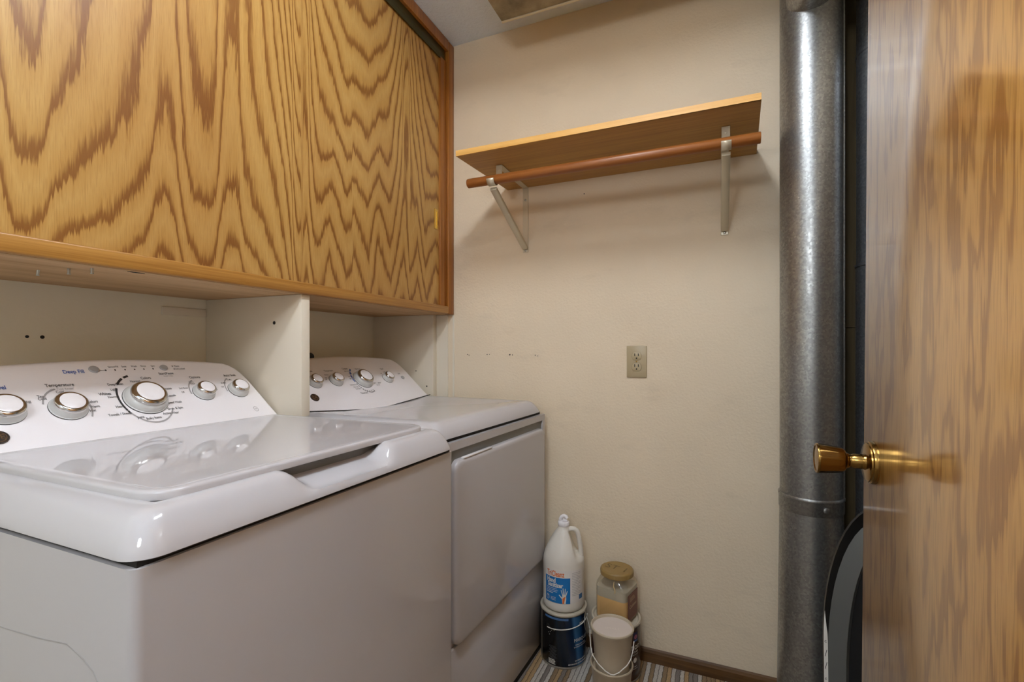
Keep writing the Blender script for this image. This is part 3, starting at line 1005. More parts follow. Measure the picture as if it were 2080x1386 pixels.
for bx_ in (-0.697 - SX, 0.024 - SX):
    br = empty('shelf_bracket', (bx_, 0, 0))
    br.parent = shf
    w = 0.0115
    bm = bmesh.new()
    bm_box(bm, -w, w, -0.003, -0.0002, -0.258, 0, 0.0008, 1)             # wall leg
    bm_box(bm, -w, w, -0.251, -0.003, -0.003, -0.0003, 0.0008, 1)        # arm under the board
    bm_box(bm, -w, w, -0.2535, -0.2505, -0.034, -0.0003, 0.0008, 1)      # turned-down tab
    from_bm('bracket_angle', bm, M_alu, br, 35)
    # channel-shaped diagonal brace
    p0 = Vector((0, -0.006, -0.236))
    p1 = Vector((0, -0.296, -0.092))
    d = (p1 - p0).normalized()
    nrm = Vector((0, -d.z, d.y))
    if nrm.z > 0:
        nrm = -nrm
    bm = bmesh.new()
    sec = [(-w, 0.0), (-w, 0.010), (-w * 0.7, 0.0125), (w * 0.7, 0.0125), (w, 0.010), (w, 0.0)]
    rings = []
    for P in (p0, p1):
        rings.append([bm.verts.new(P + Vector((a, 0, 0)) + nrm * b) for a, b in sec])
    for i in range(len(sec)):
        j = (i + 1) % len(sec)
        bm.faces.new((rings[0][i], rings[0][j], rings[1][j], rings[1][i]))
    bm.faces.new(rings[0])
    bm.faces.new(rings[1])
    from_bm('brace', bm, M_alu, br, 50)
    # hook that cradles the rod
    hy, hz = -0.307, -0.0705
    path = []
    for i in range(13):
        a = R(-200 + 200 * i / 12 + 20)
        path.append((hy + 0.0178 * math.cos(a), hz + 0.0178 * math.sin(a)))
    bm = bmesh.new()
    lo = [bm.verts.new((-w - 0.0015, y, z)) for y, z in path]
    hi = [bm.verts.new((w + 0.0015, y, z)) for y, z in path]
    for i in range(len(path) - 1):
        bm.faces.new((lo[i], lo[i + 1], hi[i + 1], hi[i]))
    hk = from_bm('rod_hook', bm, M_alu, br, 60)
    sm = hk.modifiers.new('thickness', 'SOLIDIFY')
    sm.thickness = 0.0022
    sm.offset = 1
    for zz in (-0.05, -0.2505):
        lathe('screw', [(0.0045, -0.001), (0.0045, 0.0012), (0.003, 0.0022), (0.0005, 0.0024)], M_steel, br, 14,
              Matrix.Translation((0, -0.003, zz)) @ Matrix.Rotation(R(90), 4, 'X'))
    lathe('rivet', [(0.004, -0.001), (0.0035, 0.0012), (0.0005, 0.0016)], M_alu, br, 12, Matrix.Translation((0, -0.2535, -0.018)) @ Matrix.Rotation(R(90), 4, 'X'))
rod = tag(empty('closet_rod', (-0.34, 1.45, 1.6845)), 'reddish brown wooden clothes rod hung in the hooks under the shelf', 'rod')
bm = bmesh.new()
vv, ff = lathe_data([(0.0145, -0.4495), (0.0157, -0.448), (0.0157, 0.448), (0.0145, 0.4495)], 24)
mt = Matrix.Rotation(R(90), 4, 'Y')
ro = mk('dowel', [mt @ Vector(v) for v in vv], ff, M_rod, rod, 40)

# ------------------------------------------------------------------ wall outlet
ou = tag(empty('wall_outlet', (-0.2656, YB, 1.068)), 'ivory duplex electrical outlet with cover plate on the shelf wall', 'outlet')
prism('cover_plate', rrect(-0.0355, 0.0355, -0.0575, 0.0575, 0.002, 2), 'y', -0.0055, 0.0, M_ivory, ou, 0.0022, None, 3)
for o in ou.children:
    pass
for dz in (0.0195, -0.0195):
    pts = []
    for i in range(40):
        a = 2 * PI * i / 40
        pts.append((0.0172 * math.cos(a), dz + max(-0.0142, min(0.0142, 0.0172 * math.sin(a)))))
    rc_ = prism('receptacle', pts, 'y', -0.0072, -0.005, M_ivory, ou, 0.0004)
    rp = [(x * 1.045, dz + (z - dz) * 1.05) for x, z in pts]
    prism('receptacle_outline', rp, 'y', -0.0058, -0.005, plain('outline', (132, 116, 86), 0.5) if dz > 0 else bpy.data.materials['outline'], rc_)
    for dx in (-0.0063, 0.0063):
        box('slot', dx - 0.0014, dx + 0.0014, -0.0076, -0.0070, dz + 0.0005, dz + 0.0098, M_gap, rc_)
    lathe('ground_hole', [(0.0027, 0), (0.0027, 0.0006)], M_gap, rc_, 14, Matrix.Translation((0, -0.0070, dz - 0.0072)) @ Matrix.Rotation(R(90), 4, 'X'))
lathe('plate_screw', [(0.0028, 0), (0.0026, 0.0010), (0.0004, 0.0013)], M_brass, ou, 14, Matrix.Translation((0, -0.0055, 0)) @ Matrix.Rotation(R(90), 4, 'X'))

# ------------------------------------------------------------------ ducts on the right
PXc, PYc, PR = 0.2525, 1.625, 0.0795
du = tag(empty('furnace_duct', (PXc, PYc, 0)), 'large round galvanised steel duct running up beside the shelf wall', 'duct')
ZJ = 0.672
lathe('upper_pipe', [(PR, ZJ + 0.012), (PR, CEIL)], M_galv, du, 64)
lathe('lower_pipe', [(PR * 1.10, 0.0), (PR * 1.06, 0.3), (PR * 1.01, ZJ - 0.03), (PR * 1.01, ZJ + 0.002)], M_galv, du, 64)
bd = lathe('joint_band', [(PR * 1.02, ZJ - 0.028), (PR * 1.035, ZJ - 0.026), (PR * 1.035, ZJ + 0.008), (PR * 1.055, ZJ + 0.011), (PR * 1.055, ZJ + 0.016), (PR * 1.03, ZJ + 0.019), (PR, ZJ + 0.019)], M_galv, du, 64, cb=False, ct=False)
aa = R(-72)
lathe('band_screw', [(0.0085, -0.002), (0.0085, 0.002), (0.006, 0.004), (0.001, 0.0045)], M_galv, bd, 16,
      Matrix.Translation((PR * 1.035 * math.cos(aa), PR * 1.035 * math.sin(aa), ZJ - 0.008)) @ Matrix.Rotation(aa, 4, 'Z') @ Matrix.Rotation(R(90), 4, 'Y'))
tube('seam_lip', [(PR * math.cos(R(-10)), PR * math.sin(R(-10)), ZJ + 0.02), (PR * math.cos(R(-10)), PR * math.sin(R(-10)), CEIL - 0.002)], 0.0035, M_galv, du, 8)
# capped tee pointing at the doorway
mt = Matrix.Translation((-0.010, -0.05, 2.118)) @ Matrix.Rotation(R(90), 4, 'X')
te = lathe('tee_branch', [(0.060, 0.0), (0.060, 0.16), (0.065, 0.162), (0.065, 0.170), (0.060, 0.172), (0.060, 0.235)], M_galv, du, 48, mt)
mt2 = Matrix.Translation((0.014, -0.05, 2.112)) @ Matrix.Rotation(R(90), 4, 'X')
lathe('end_cap', [(0.077, 0.225), (0.080, 0.228), (0.080, 0.262), (0.076, 0.267), (0.070, 0.265), (0.069, 0.258), (0.062, 0.257), (0.060, 0.260), (0.05, 0.260), (0.01, 0.260)], M_galv, te, 48, mt2)
d2 = tag(empty('vent_pipe', (0.437, 1.615, 0)), 'second narrower galvanised pipe, blue light tinted in, behind the door edge', 'duct')
lathe('pipe', [(0.076, 0.0), (0.076, 1.34), (0.078, 1.342), (0.078, 1.348), (0.0745, 1.35), (0.0745, 1.93), (0.0765, 1.932), (0.0765, 1.94), (0.0745, 1.942), (0.0745, CEIL)], M_galv2, d2, 56)
sb = struct(box('trim_6', 0.32, 0.40, YB - 0.020, YB, 0.0, 1.176, M_frame), 'brown board behind the ducts, lower length')
struct(box('trim_7', 0.32, 0.40, YB - 0.026, YB, 1.178, CEIL, M_frame), 'brown board behind the ducts, upper length')

# ------------------------------------------------------------------ sheet-metal duct plate on the ceiling
cp = tag(empty('ceiling_duct', (-0.03, 1.32, 2.27)), 'stained sheet-metal duct boxed under the ceiling near the shelf wall', 'duct')
box('duct_box', -0.668, 0.64, -0.20, 0.2134, 0.0, CEIL - 2.27, M_stain, cp, 0.002)
box('edge_strip', -0.668, 0.64, 0.206, 0.2149, -0.0035, 0.001, M_alu, cp, 0.001)
# ------------------------------------------------------------------ open door
door = struct(empty('door_1', (0.25, 0.16, 0), 0, 0, R(0.45)), 'varnished oak flush door standing open at the right')
DW = 0.915
box('slab', 0.0, 0.035, 0.0, DW, 0.008, 2.035, M_door, door, 0.0015)
door.location = (0.2447, 0.16, 0)
ky, kz = 0.8535, 0.9105
mt = Matrix.Translation((0, ky, kz)) @ Matrix.Rotation(R(-90), 4, 'Y')
kp = [(0.013, 0.012), (0.013, 0.030), (0.0118, 0.032), (0.0118, 0.036), (0.0135, 0.038), (0.0145, 0.041), (0.0195, 0.0435), (0.0220, 0.047), (0.0235, 0.056), (0.0256, 0.070), (0.0268, 0.082), (0.0272, 0.0845), (0.0262, 0.0865), (0.0235, 0.0868), (0.0225, 0.0855), (0.014, 0.0862), (0.001, 0.0868)]
kv, kf = lathe_data(kp, 120)
kk_ = []
for i, v in enumerate(kv):
    zz_ = v[2]
    w_ = sstep(0.0435, 0.052, zz_) * (1 - sstep(0.076, 0.082, zz_))
    aa_ = math.atan2(v[1], v[0])
    f_ = 1 - 0.035 * w_ * (0.5 + 0.5 * math.cos(12 * aa_))
    kk_.append(mt @ Vector((v[0] * f_, v[1] * f_, zz_)))
kb = mk('door_knob', kk_, kf, M_brass, door, 40)
lathe('rosette', [(0.0375, -0.001), (0.0375, 0.004), (0.0365, 0.007), (0.034, 0.0085), (0.0335, 0.0105), (0.030, 0.0125), (0.014, 0.013), (0.013, 0.016)], M_brass, kb, 48, mt)
for i in range(24):
    pass
mt2 = Matrix.Translation((0.035, ky, kz)) @ Matrix.Rotation(R(90), 4, 'Y')
kb2 = lathe('door_knob', [(0.0375, -0.001), (0.0365, 0.007), (0.030, 0.0125), (0.013, 0.014), (0.013, 0.030), (0.0205, 0.046), (0.0268, 0.082), (0.0235, 0.0868), (0.001, 0.0868)], M_brass, door, 40, mt2)
box('latch_plate', 0.005, 0.030, DW - 0.0005, DW + 0.0012, kz - 0.028, kz + 0.028, M_brass, door, 0.0005)

# ------------------------------------------------------------------ dark curved board leaning behind the door
M_rubber = plain('dark_grey_rubber', (86, 88, 86), 0.42)
M_black = plain('black_rim', (16, 16, 16), 0.35)
M_mesh = plain('black_textured_deck', (14, 14, 15), 0.7)
M_bwhite = plain('white_print', (225, 222, 214), 0.5)
# outline seen from the front, in (x, z); the board is long, round-ended and leans on the duct
bdp = tag(empty('curved_board', (0.36, 1.33, 0)), 'dark grey round-ended board with black edge leaning between duct and door', 'board')
def board_loop(hw, top):
    pts = [(-hw, 0.0)]
    for i in range(0, 25):
        a = R(180 - 180 * i / 24)
        pts.append((hw * math.cos(a), top - 0.33 + 0.33 * math.sin(a)))
    pts.append((hw, 0.0))
    return pts
def lean(x, z, y):
    return (x, y + (z - 0.0) * 0.06, z + 0.002)
def ringband(name, l0, l1, mat, parent, close=False):
    verts = []
    faces = []
    n = len(l0)
    verts += [lean(*p) for p in l0]
    verts += [lean(*p) for p in l1]
    for i in range(n - 1):
        faces.append((i, i + 1, n + i + 1, n + i))
    return mk(name, verts, faces, mat, parent, 40)
def L3(hw, top, y):
    return [(x, z, y) for x, z in board_loop(hw, top)]
# solid base board
lp = board_loop(0.123, 0.735)
bm = bmesh.new()
f0 = [bm.verts.new(lean(x, z, 0.0)) for x, z in lp]
f1 = [bm.verts.new(lean(x, z, 0.012)) for x, z in lp]
bm.faces.new(f0)
bm.faces.new(f1)
for i in range(len(lp)):
    j = (i + 1) % len(lp)
    bm.faces.new((f0[i], f0[j], f1[j], f1[i]))
core = from_bm('core', bm, M_black, bdp, 40)
sp_ = ringband('grey_shell', L3(0.1145, 0.706, -0.002), L3(0.083, 0.662, -0.024), M_rubber, bdp)
ringband('shell_lip', L3(0.083, 0.662, -0.024), L3(0.076, 0.654, -0.016), M_rubber, bdp)
lp2 = board_loop(0.0765, 0.6545)
mk('textured_deck', [lean(x, z, -0.013) for x, z in lp2], [tuple(range(len(lp2)))], M_mesh, bdp)
strip, stf = [], []
def rim_half(z):
    if z > 0.405:
        q = (z - 0.405) / 0.33
        return 0.1228 * math.sqrt(max(0.0, 1 - q * q))
    return 0.1228
for i in range(28):
    z = 0.475 * i / 27
    hw = rim_half(z)
    tw = 0.0085 * min(1.0, (0.478 - z) / 0.06)
    strip += [lean(-hw, z, -0.0008), lean(-hw + tw, z, -0.0008)]
for i in range(27):
    stf.append((2 * i, 2 * i + 1, 2 * i + 3, 2 * i + 2))
est = mk('white_edge_print', strip, stf, M_bwhite, bdp)
pr = Print()
for i in range(14):
    v = 0.02 + i * 0.029
    if i % 3 == 1:
        pr.arc(0.0042, v + 0.006, 0.0016, 0.0026, 40, 320, 10)
    else:
        pr.poly([(0.0018, v), (0.0030, v), (0.0068, v + 0.016), (0.0056, v + 0.016)])
pr.build('dark_edge_marks', lambda u, v: lean(-rim_half(v) + u, v, -0.0014), M_ink, bdp)

# ------------------------------------------------------------------ things on the floor in the corner
def facing(x, y):
    return math.atan2(-x, y)          # local -Y then points at the doorway

def cyl_fn(Rad, z0=0.0, cx=0.0):
    def fn(u, v):
        a = u / Rad
        return (Rad * math.sin(a), -Rad * math.cos(a), v + z0)
    return fn

M_can = plain('tin', (190, 188, 180), 0.3, 0.9)
M_canlid = plain('can_lid_cream', (206, 198, 180), 0.4, 0.2)
def can_label(name, stops, rough=0.25):
    m, nt, p = new_mat(name)
    pos = obj_pos(nt)
    sep = nt.nodes.new('ShaderNodeSeparateXYZ')
    nt.links.new(pos, sep.inputs[0])
    a = M(nt, 'ARCTAN2', sep.outputs[0], M(nt, 'MULTIPLY', sep.outputs[1], -1.0))
    f = M(nt, 'ADD', M(nt, 'DIVIDE', a, 2 * PI), 0.5)
    f = M(nt, 'ADD', f, M(nt, 'MULTIPLY', M(nt, 'SUBTRACT', sep.outputs[2], 0.09), 0.25))
    c = ramp(nt, f, stops)
    nt.links.new(c, p.inputs['Base Color'])
    p.inputs['Roughness'].default_value = rough
    return m
def ang(d):
    return d / 360 + 0.5
M_lab_blue = can_label('navy_print', [(0.0, s2l((14, 15, 18))), (ang(-20), s2l((14, 16, 20))), (ang(-14), s2l((18, 32, 44))), (ang(6), s2l((14, 26, 42))), (ang(26), s2l((18, 40, 66))), (ang(33), s2l((58, 102, 142))), (ang(46), s2l((40, 84, 126))), (ang(58), s2l((16, 34, 58))), (ang(80), s2l((20, 50, 80))), (1.0, s2l((16, 20, 26)))])
M_lab_brown = can_label('brown_print', [(0.0, s2l((50, 34, 28))), (ang(20), s2l((92, 48, 30))), (ang(40), s2l((74, 46, 34))), (ang(60), s2l((66, 48, 40))), (1.0, s2l((60, 42, 34)))])

def gallon_can(name, x, y, lab, label):
    e = tag(empty(name, (x, y, 0.0), facing(x, y)), label, 'paint can')
    r, h = 0.0815, 0.19
    bd_ = lathe('can_body', [(r, 0.0), (r + 0.0012, 0.002), (r + 0.0012, 0.005), (r, 0.007), (r, h - 0.010), (r + 0.0015, h - 0.006)], M_can, e, 56)
    lathe('paper_label', [(r + 0.0004, 0.008), (r + 0.0005, 0.0085), (r + 0.0005, h - 0.0115), (r + 0.0004, h - 0.011)], lab, e, 56, None, 40, False, False)
    lathe('rim', [(r, h - 0.010), (r + 0.003, h - 0.007), (r + 0.0036, h - 0.003), (r + 0.002, h), (r - 0.004, h), (r - 0.006, h - 0.003), (r - 0.008, h - 0.006)], M_canlid, e, 56, None, 50, False, False)
    lathe('lid', [(r - 0.007, h - 0.0055), (r - 0.010, h - 0.002), (r - 0.013, h - 0.002), (r - 0.016, h - 0.003), (0.001, h - 0.003)], M_canlid, e, 56, None, 50, False, True)
    return e, r, h

def bail(parent, r, hz, drop, mat, ar0=0.0, flat=False, n=28, wire=0.0016):
    """wire handle hinged at both sides and hanging down over the front"""
    pts = []
    for i in range(n + 1):
        t = PI * i / n
        a = t - PI / 2
        rr = r + 0.006
        pts.append((rr * math.sin(a), -rr * math.cos(a) * 1.02, hz - drop * math.cos(a) ** 1.3))
    return tube('wire_handle', pts, wire, mat, parent, 8)

can1, r_, h_ = gallon_can('paint_can', -0.512, 1.664, M_lab_blue, 'dark navy paint can under the white jug beside the dryer')
# handle: hinged on the left ear, swinging up to the right over the label
hp = []
for i in range(25):
    t = i / 24
    a = R(-42 + 122 * t)
    rr = r_ + 0.004 + 0.004 * math.sin(PI * t)
    hp.append((rr * math.sin(a), -rr * math.cos(a), 0.136 + 0.028 * t ** 1.4 + 0.0 * t))
tube('wire_handle', hp, 0.0017, M_bwhite, can1, 8)
lathe('handle_ear', [(0.0085, -0.002), (0.0085, 0.001), (0.006, 0.0028), (0.001, 0.003)], M_dark, can1, 16,
      Matrix.Rotation(R(-42), 4, 'Z') @ Matrix.Translation((0, -r_, 0.139)) @ Matrix.Rotation(R(90), 4, 'X'))
fnc = cyl_fn(r_ + 0.0009)
dg = R(1) * r_
k = Print()
k.rect(-112 * dg, -66 * dg, 0.008, 0.178, 8)
k.build('bare_seam', fnc, M_can, can1)
k = Print()
k.text('MARQUEE', 50 * dg, 0.097, 0.0165, 0.0, 0.9)
k.text('BEHR', 52 * dg, 0.150, 0.014, 0.025, 0.8)
k.text('ONE-COAT HIDE', 47 * dg, 0.081, 0.0062, 0.01)
k.text('EXTERIOR SATIN ENAMEL', 49 * dg, 0.0735, 0.0056, 0.006)
k.text('EXTERIOR SATIN', 47 * dg, 0.026, 0.0065, 0.01)
k.text('ADVANCED SATIN ENAMEL', 40 * dg, 0.0165, 0.0066, 0.012)
k.build('printed_lettering', fnc, M_bwhite, can1)
k = Print()
for i in range(11):
    w_ = 0.0135 + 0.003 * math.sin(i * 2.3)
    k.rect(-27 * dg - w_ * 1.1, -27 * dg + w_ * 0.9, 0.074 - i * 0.0042, 0.0752 - i * 0.0042, 4)
k.build('fine_print', fnc, plain('dim_print', (84, 86, 88), 0.6), can1)
k = Print()
for i in range(4):
    k.rect(-30 * dg - 0.014, -30 * dg + 0.011 + 0.002 * (i % 2), 0.026 - i * 0.0045, 0.0285 - i * 0.0045, 4)
for u, v in ((-40, 0.118), (-31, 0.128), (-35, 0.122), (-37, 0.112), (-24, 0.131)):
    k.disc(u * dg, v, 0.0013, 6)
k.build('white_specks', fnc, M_bwhite, can1)
k = Print()
k.rect(-52 * dg, 12 * dg, 0.169, 0.1765, 16)
k.build('blue_band', fnc, plain('band_blue', (70, 110, 160), 0.4), can1)

can2, r_, h_ = gallon_can('stain_can', -0.322, 1.662, M_lab_brown, 'brown paint can holding the jar, behind the stacked pails')
k = Print()
k.text('Duration', 33 * dg, 0.1175, 0.031, 0.006, 0.85)
k.text('H O M E', 50 * dg, 0.1005, 0.0085, 0.01)
k.text('EXTERIOR COATING', 48 * dg, 0.0915, 0.0045)
k.text('Satin', 52 * dg, 0.052, 0.007)
k.disc(50 * dg, 0.073, 0.0085, 16)
k.rect(42 * dg, 60 * dg, 0.044, 0.0452, 4)
k.build('printed_lettering', fnc, M_bwhite, can2)
k = Print()
k.rect(44 * dg, 60 * dg, 0.133, 0.166, 5)
k.build('emblem_panel', cyl_fn(r_ + 0.0008), plain('emblem_blue', (24, 30, 78), 0.4), can2)
k = Print()
k.disc(52 * dg, 0.150, 0.0075, 14)
k.build('emblem_globe', fnc, plain('emblem_pink', (190, 110, 130), 0.5), can2)
k = Print()
k.rect(45 * dg, 59 * dg, 0.136, 0.1395, 4)
k.build('emblem_bar', fnc, plain('emblem_lightblue', (100, 140, 205), 0.5), can2)
wp = []
for i in range(33):
    t = i / 32
    wp.append((-r_ - 0.004 - 0.022 * math.sin(PI * t) - 0.004 * math.sin(3 * PI * t), -0.03 + 0.055 * math.sin(2 * PI * t) * 0.6, 0.135 + 0.085 * math.sin(PI * t) * (1 - 0.1 * t) - 0.02 * t))
tube('wire_handle', wp, 0.0014, M_steel, can2, 8)

# ---- sanitizer jug
m, nt, p = new_mat('frosted_plastic')
p.inputs['Base Color'].default_value = (*s2l((236, 231, 220)), 1)
p.inputs['Roughness'].default_value = 0.34
p.inputs['Transmission Weight'].default_value = 0.12
p.inputs['IOR'].default_value = 1.35
M_frost = m
JX, JY = -0.512, 1.664
jug = tag(empty('sanitizer_jug', (JX, JY, 0.1882), facing(JX, JY)), 'frosted plastic hand sanitizer jug with blue label standing on the navy paint can', 'jug')
jr = 0.0745
prof_j = [(0.060, 0.0), (0.069, 0.002), (0.0735, 0.010), (jr, 0.02), (jr, 0.030), (jr - 0.0006, 0.034), (jr - 0.0006, 0.126), (jr, 0.131), (jr, 0.155), (jr - 0.0015, 0.172), (0.069, 0.190), (0.061, 0.210), (0.050, 0.232), (0.038, 0.252), (0.027, 0.268), (0.0205, 0.276), (0.0185, 0.281), (0.0185, 0.290)]
def jug_shape(v):
    x, y, z = v
    a = math.atan2(y, x)
    w = sstep(R(62), R(18), abs(a)) * sstep(0.172, 0.200, z) * (1 - sstep(0.262, 0.276, z))
    f = 1 - 0.52 * w
    return (x * f, y * f, z)
pj = []
for (r0, z0), (r1, z1) in zip(prof_j[:-1], prof_j[1:]):
    nn_ = 3 if z1 > 0.15 else 1
    pj += [(r0 + (r1 - r0) * i / nn_, z0 + (z1 - z0) * i / nn_) for i in range(nn_)]
pj.append(prof_j[-1])
jv, jf = lathe_data(pj, 72)
mk('bottle', [jug_shape(v) for v in jv], jf, M_frost, jug, 50)
hp = [(0.012, 0.0, 0.266), (0.026, 0.0, 0.2725), (0.038, 0.0, 0.272), (0.047, 0.0, 0.266), (0.0525, 0.0, 0.254), (0.056, 0.0, 0.238), (0.059, 0.0, 0.220), (0.0615, 0.0, 0.202), (0.063, 0.0, 0.182), (0.061, 0.0, 0.168)]
hv, hf = tube_data(hp, 0.0088, 14)
mk('jug_handle', hv, hf, M_frost, jug, 60)
cap = lathe('pump_cap', [(0.0195, 0.284), (0.0205, 0.286), (0.0205, 0.297), (0.019, 0.299), (0.012, 0.300), (0.0115, 0.303)], M_white2, jug, 32)
sv, sf = tube_data([(-0.010, 0, 0.299), (-0.011, -0.003, 0.308), (-0.006, -0.004, 0.317), (0.002, -0.005, 0.3205), (0.009, -0.006, 0.318), (0.012, -0.008, 0.311)], 0.0068, 12)
mk('spout', sv, sf, M_white2, cap, 60)
bm = bmesh.new()
bm_box(bm, -0.004, 0.013, -0.014, 0.006, 0.301, 0.309, 0.002)
from_bm('spout_latch', bm, M_white2, cap, 40)
jd = R(1) * jr
fj = cyl_fn(jr + 0.0001)
fj2 = cyl_fn(jr + 0.0005)
fj3 = cyl_fn(jr + 0.0009)
def tall(fn):
    return lambda u, v: fn(u, 0.036 + (v - 0.036) * 1.30)
fj, fj2, fj3, fj4 = tall(fj), tall(fj2), tall(fj3), tall(cyl_fn(jr + 0.0012))
k = Print()
k.rect(-57 * jd, 66 * jd, 0.036, 0.124, 40)
lab = k.build('paper_label', fj, plain('label_white', (232, 228, 222), 0.5), jug)
k = Print()
k.rect(-57 * jd, 18 * jd, 0.036, 0.1045, 28)
k.build('blue_panel', fj2, plain('label_blue', (18, 116, 186), 0.4), lab)
k = Print()
k.text('TriCleanz', -24 * jd, 0.1135, 0.0205, 0.022, 0.82)
k.build('orange_lettering', fj2, plain('label_orange', (222, 112, 44), 0.5), lab)
k = Print()
k.text('Hand', -36.0 * jd, 0.0955, 0.0170, 0.035, 1.0)
k.text('Sanitizer', -24.5 * jd, 0.0835, 0.0170, 0.035, 1.0)
for i in range(3):
    k.rect(-52 * jd, (-18 + 3 * (i % 2)) * jd, 0.0735 - i * 0.0042, 0.0745 - i * 0.0042, 8)
k.rect(-52 * jd, -30 * jd, 0.0605, 0.0622, 6)
k.arc(-47 * jd, 0.0475, 0.0058, 0.0068, 0, 360, 24)
k.text('T', -47 * jd, 0.0475, 0.011, 0.03)
for i in range(3):
    k.rect(-37 * jd, -22 * jd, 0.0498 - i * 0.0035, 0.0508 - i * 0.0035, 4)
# white hand print: palm, four fingers and thumb
hc = 1.5 * jd
k.poly([(hc - 0.0062, 0.0365), (hc + 0.0052, 0.0365), (hc + 0.0072, 0.0500), (hc + 0.0062, 0.0600), (hc - 0.0060, 0.0600), (hc - 0.0080, 0.0500)])
for bx0, by0, an, ln, wd in ((-0.0050, 0.0580, 112, 0.0155, 0.0014), (-0.0015, 0.0590, 98, 0.0185, 0.0015), (0.0022, 0.0590, 84, 0.0175, 0.0015), (0.0052, 0.0575, 66, 0.0140, 0.0014), (-0.0066, 0.0500, 140, 0.0140, 0.0017)):
    ca, sa = math.cos(R(an)), math.sin(R(an))
    k.poly([(hc + bx0 - sa * wd, by0 + ca * wd), (hc + bx0 + sa * wd, by0 - ca * wd), (hc + bx0 + sa * wd * 0.8 + ca * ln, by0 - ca * wd * 0.8 + sa * ln), (hc + bx0 + ca * (ln + 0.0012), by0 + sa * (ln + 0.0012)), (hc + bx0 - sa * wd * 0.8 + ca * ln, by0 + ca * wd * 0.8 + sa * ln)])
k.build('white_lettering', fj3, M_bwhite, lab)
k = Print()
k.poly([(hc - 0.0062, 0.0365), (hc - 0.0008, 0.0365), (hc + 0.0022, 0.0480), (hc + 0.0046, 0.0560), (hc - 0.0020, 0.0535), (hc - 0.0062, 0.0500)])
k.build('orange_hand_shade', fj4, bpy.data.materials['label_orange'], lab)
k = Print()
for i in range(15):
    k.rect(23 * jd, (52 - 8 * (i % 3 == 2)) * jd, 0.1165 - i * 0.0043, 0.1174 - i * 0.0043, 6)
k.build('grey_fine_print', fj2, M_inkgrey, lab)
k = Print()
k.rect(46 * jd, 60 * jd, 0.043, 0.056, 4)
k.build('blue_stamp', fj2, plain('stamp_blue', (70, 120, 170), 0.5), lab)

# ---- jar of tan liquid
AX, AY = -0.318, 1.658
jar = tag(empty('plastic_jar', (AX, AY, 0.1902), facing(AX, AY) - R(24)), 'clear square plastic jar with tan lid, half full of tan liquid, on the brown can', 'jar')
m, nt, p = new_mat('clear_plastic')
tb = nt.nodes.new('ShaderNodeBsdfTransparent')
tb.inputs[0].default_value = (0.97, 0.95, 0.90, 1)
gb = nt.nodes.new('ShaderNodeBsdfGlossy')
gb.inputs['Roughness'].default_value = 0.08
fr_ = nt.nodes.new('ShaderNodeLayerWeight')
fr_.inputs[0].default_value = 0.5
ms = nt.nodes.new('ShaderNodeMixShader')
nt.links.new(M(nt, 'ADD', M(nt, 'MULTIPLY', M(nt, 'POWER', fr_.outputs['Facing'], 3.0), 0.55), 0.06), ms.inputs[0])
nt.links.new(tb.outputs[0], ms.inputs[1])
nt.links.new(gb.outputs[0], ms.inputs[2])
nt.links.new(ms.outputs[0], nt.nodes['Material Output'].inputs[0])
M_clear = m
M_tan = plain('tan_paste', (236, 194, 132), 0.35)
M_grayl = plain('grey_liquid_layer', (190, 184, 168), 0.3)
M_lidtan = plain('tan_lid', (150, 122, 70), 0.45)
def jar_ring(h, z, r):
    return [(x, y, z) for x, y in rrect(-h, h, -h, h, r, 6)]
def loft(name, rings, mat, parent, caps=True):
    n = len(rings[0])
    verts = [p for r in rings for p in r]
    faces = []
    for kk in range(len(rings) - 1):
        for i in range(n):
            j = (i + 1) % n
            faces.append((kk * n + i, kk * n + j, (kk + 1) * n + j, (kk + 1) * n + i))
    if caps:
        faces.append(tuple(range(n)))
        faces.append(tuple((len(rings) - 1) * n + i for i in range(n)))
    return mk(name, verts, faces, mat, parent, 40)
loft('jar_body', [jar_ring(0.052, 0.0, 0.02), jar_ring(0.0565, 0.006, 0.02), jar_ring(0.0575, 0.02, 0.02), jar_ring(0.0575, 0.110, 0.02), jar_ring(0.0565, 0.122, 0.022), jar_ring(0.053, 0.133, 0.035), jar_ring(0.049, 0.140, 0.0485), jar_ring(0.049, 0.146, 0.0485)], M_clear, jar)
loft('tan_contents', [jar_ring(0.050, 0.003, 0.018), jar_ring(0.0555, 0.010, 0.018), jar_ring(0.0555, 0.078, 0.018)], M_tan, jar)
loft('grey_contents', [jar_ring(0.0553, 0.0782, 0.018), jar_ring(0.0553, 0.110, 0.018)], M_grayl, jar)
ld = lathe('lid', [(0.0545, 0.1445), (0.0565, 0.146), (0.0570, 0.158), (0.0555, 0.162), (0.052, 0.164), (0.048, 0.1632), (0.002, 0.1632)], M_lidtan, jar, 48)
k = Print()
k.text('ST 1', 0, 0.0, 0.045, -0.004, 1.0)
k.build('pencil_writing', lambda u, v: (u, v, 0.1637), plain('pencil', (108, 88, 54), 0.6), ld)
bm = bmesh.new()
bm_box(bm, 0.0572, 0.0582, -0.040, 0.040, 0.012, 0.098)
jl = from_bm('side_label', bm, plain('red_brown_label', (112, 52, 34), 0.4), jar)
k = Print()
k.text('Cashews', 0, 0, 0.016, 0.01)
for i in range(4):
    k.rect(-0.024, 0.02 - 0.004 * i, 0.018 + 0.004 * i, 0.0195 + 0.004 * i)
k.build('label_lettering', lambda u, v: (0.0585, u, 0.055 + v), plain('label_cream', (206, 176, 140), 0.5), jl)
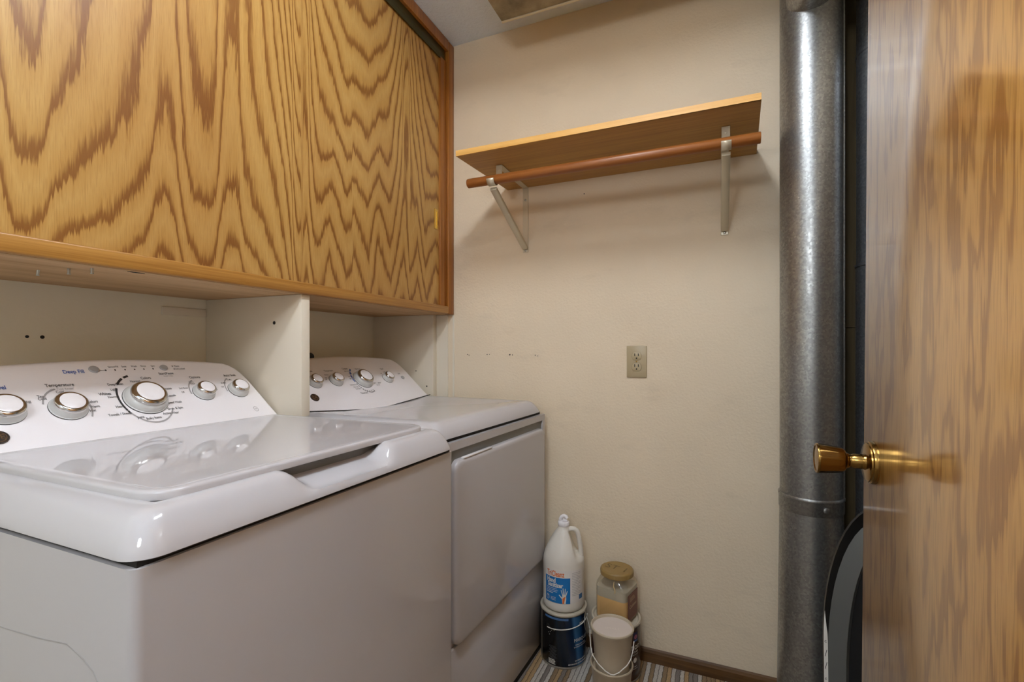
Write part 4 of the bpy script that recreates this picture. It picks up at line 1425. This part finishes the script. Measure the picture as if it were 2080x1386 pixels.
tube('string', [(0.012, -0.050, 0.137), (0.014, -0.0585, 0.126), (0.020, -0.0590, 0.112), (0.018, -0.0590, 0.104)], 0.0016, plain('twine', (206, 180, 130), 0.8), jar, 6)

# ---- two stacked pails
M_pail = plain('taupe_plastic', (190, 176, 152), 0.32)
M_pail_in = plain('pail_paint_film', (214, 202, 192), 0.5)
QX, QY = -0.302, 1.488
def pail(name, z, label, lid_drop, mat_lid, handle):
    e = tag(empty(name, (QX + (0.002 if z else 0), QY, z), facing(QX, QY)), label, 'pail', 'taupe pails stacked in front of the brown can')
    rt, rb_, h = 0.0655, 0.0505, 0.134
    lathe('pail_wall', [(rb_ - 0.002, 0.0), (rb_, 0.001), (rb_ + 0.0015, 0.004), (rb_ + 0.001, 0.008), (rb_ + 0.001, 0.0085), (rt - 0.003, h - 0.012), (rt - 0.001, h - 0.010), (rt, h - 0.006), (rt + 0.0012, h - 0.003), (rt, h), (rt - 0.003, h), (rt - 0.005, h - 0.004), (rt - 0.006, h - 0.03)], M_pail, e, 56, None, 40, True, False)
    lathe('inner_lid', [(rt - 0.0045, h - lid_drop), (rt - 0.02, h - lid_drop - 0.001), (0.001, h - lid_drop - 0.001)], mat_lid, e, 48, None, 40, False, True)
    if handle:
        pts = []
        for a, zz in ((-86, h - 0.020), (-84, h - 0.035), (-74, h - 0.062), (-62, h - 0.080), (-40, h - 0.092), (-18, h - 0.105), (-4, h - 0.112), (4, h - 0.112), (18, h - 0.104), (40, h - 0.088), (54, h - 0.076), (66, h - 0.052), (72, h - 0.030)):
            rr = 0.069 - 0.004 * (1 - abs(a) / 90)
            pts.append((rr * math.sin(R(a)), -rr * math.cos(R(a)), zz))
        tube('wire_handle', pts, 0.0016, M_bwhite, e, 8)
    return e
pA = pail('pail', 0.0, 'lower taupe pail of the two stacked, standing on the carpet', 0.019, M_pail, False)
pB = pail('pail', 0.1153, 'upper taupe pail of the two stacked, with wire handle hanging down', 0.008, M_pail_in, True)
k = Print()
k.text('SMALL', 0, 0.0, 0.014, 0.0, 1.2)
k.build('embossed_lettering', lambda u, v: (u, v - 0.004, 0.1259), plain('emboss', (226, 214, 202), 0.5), pB)
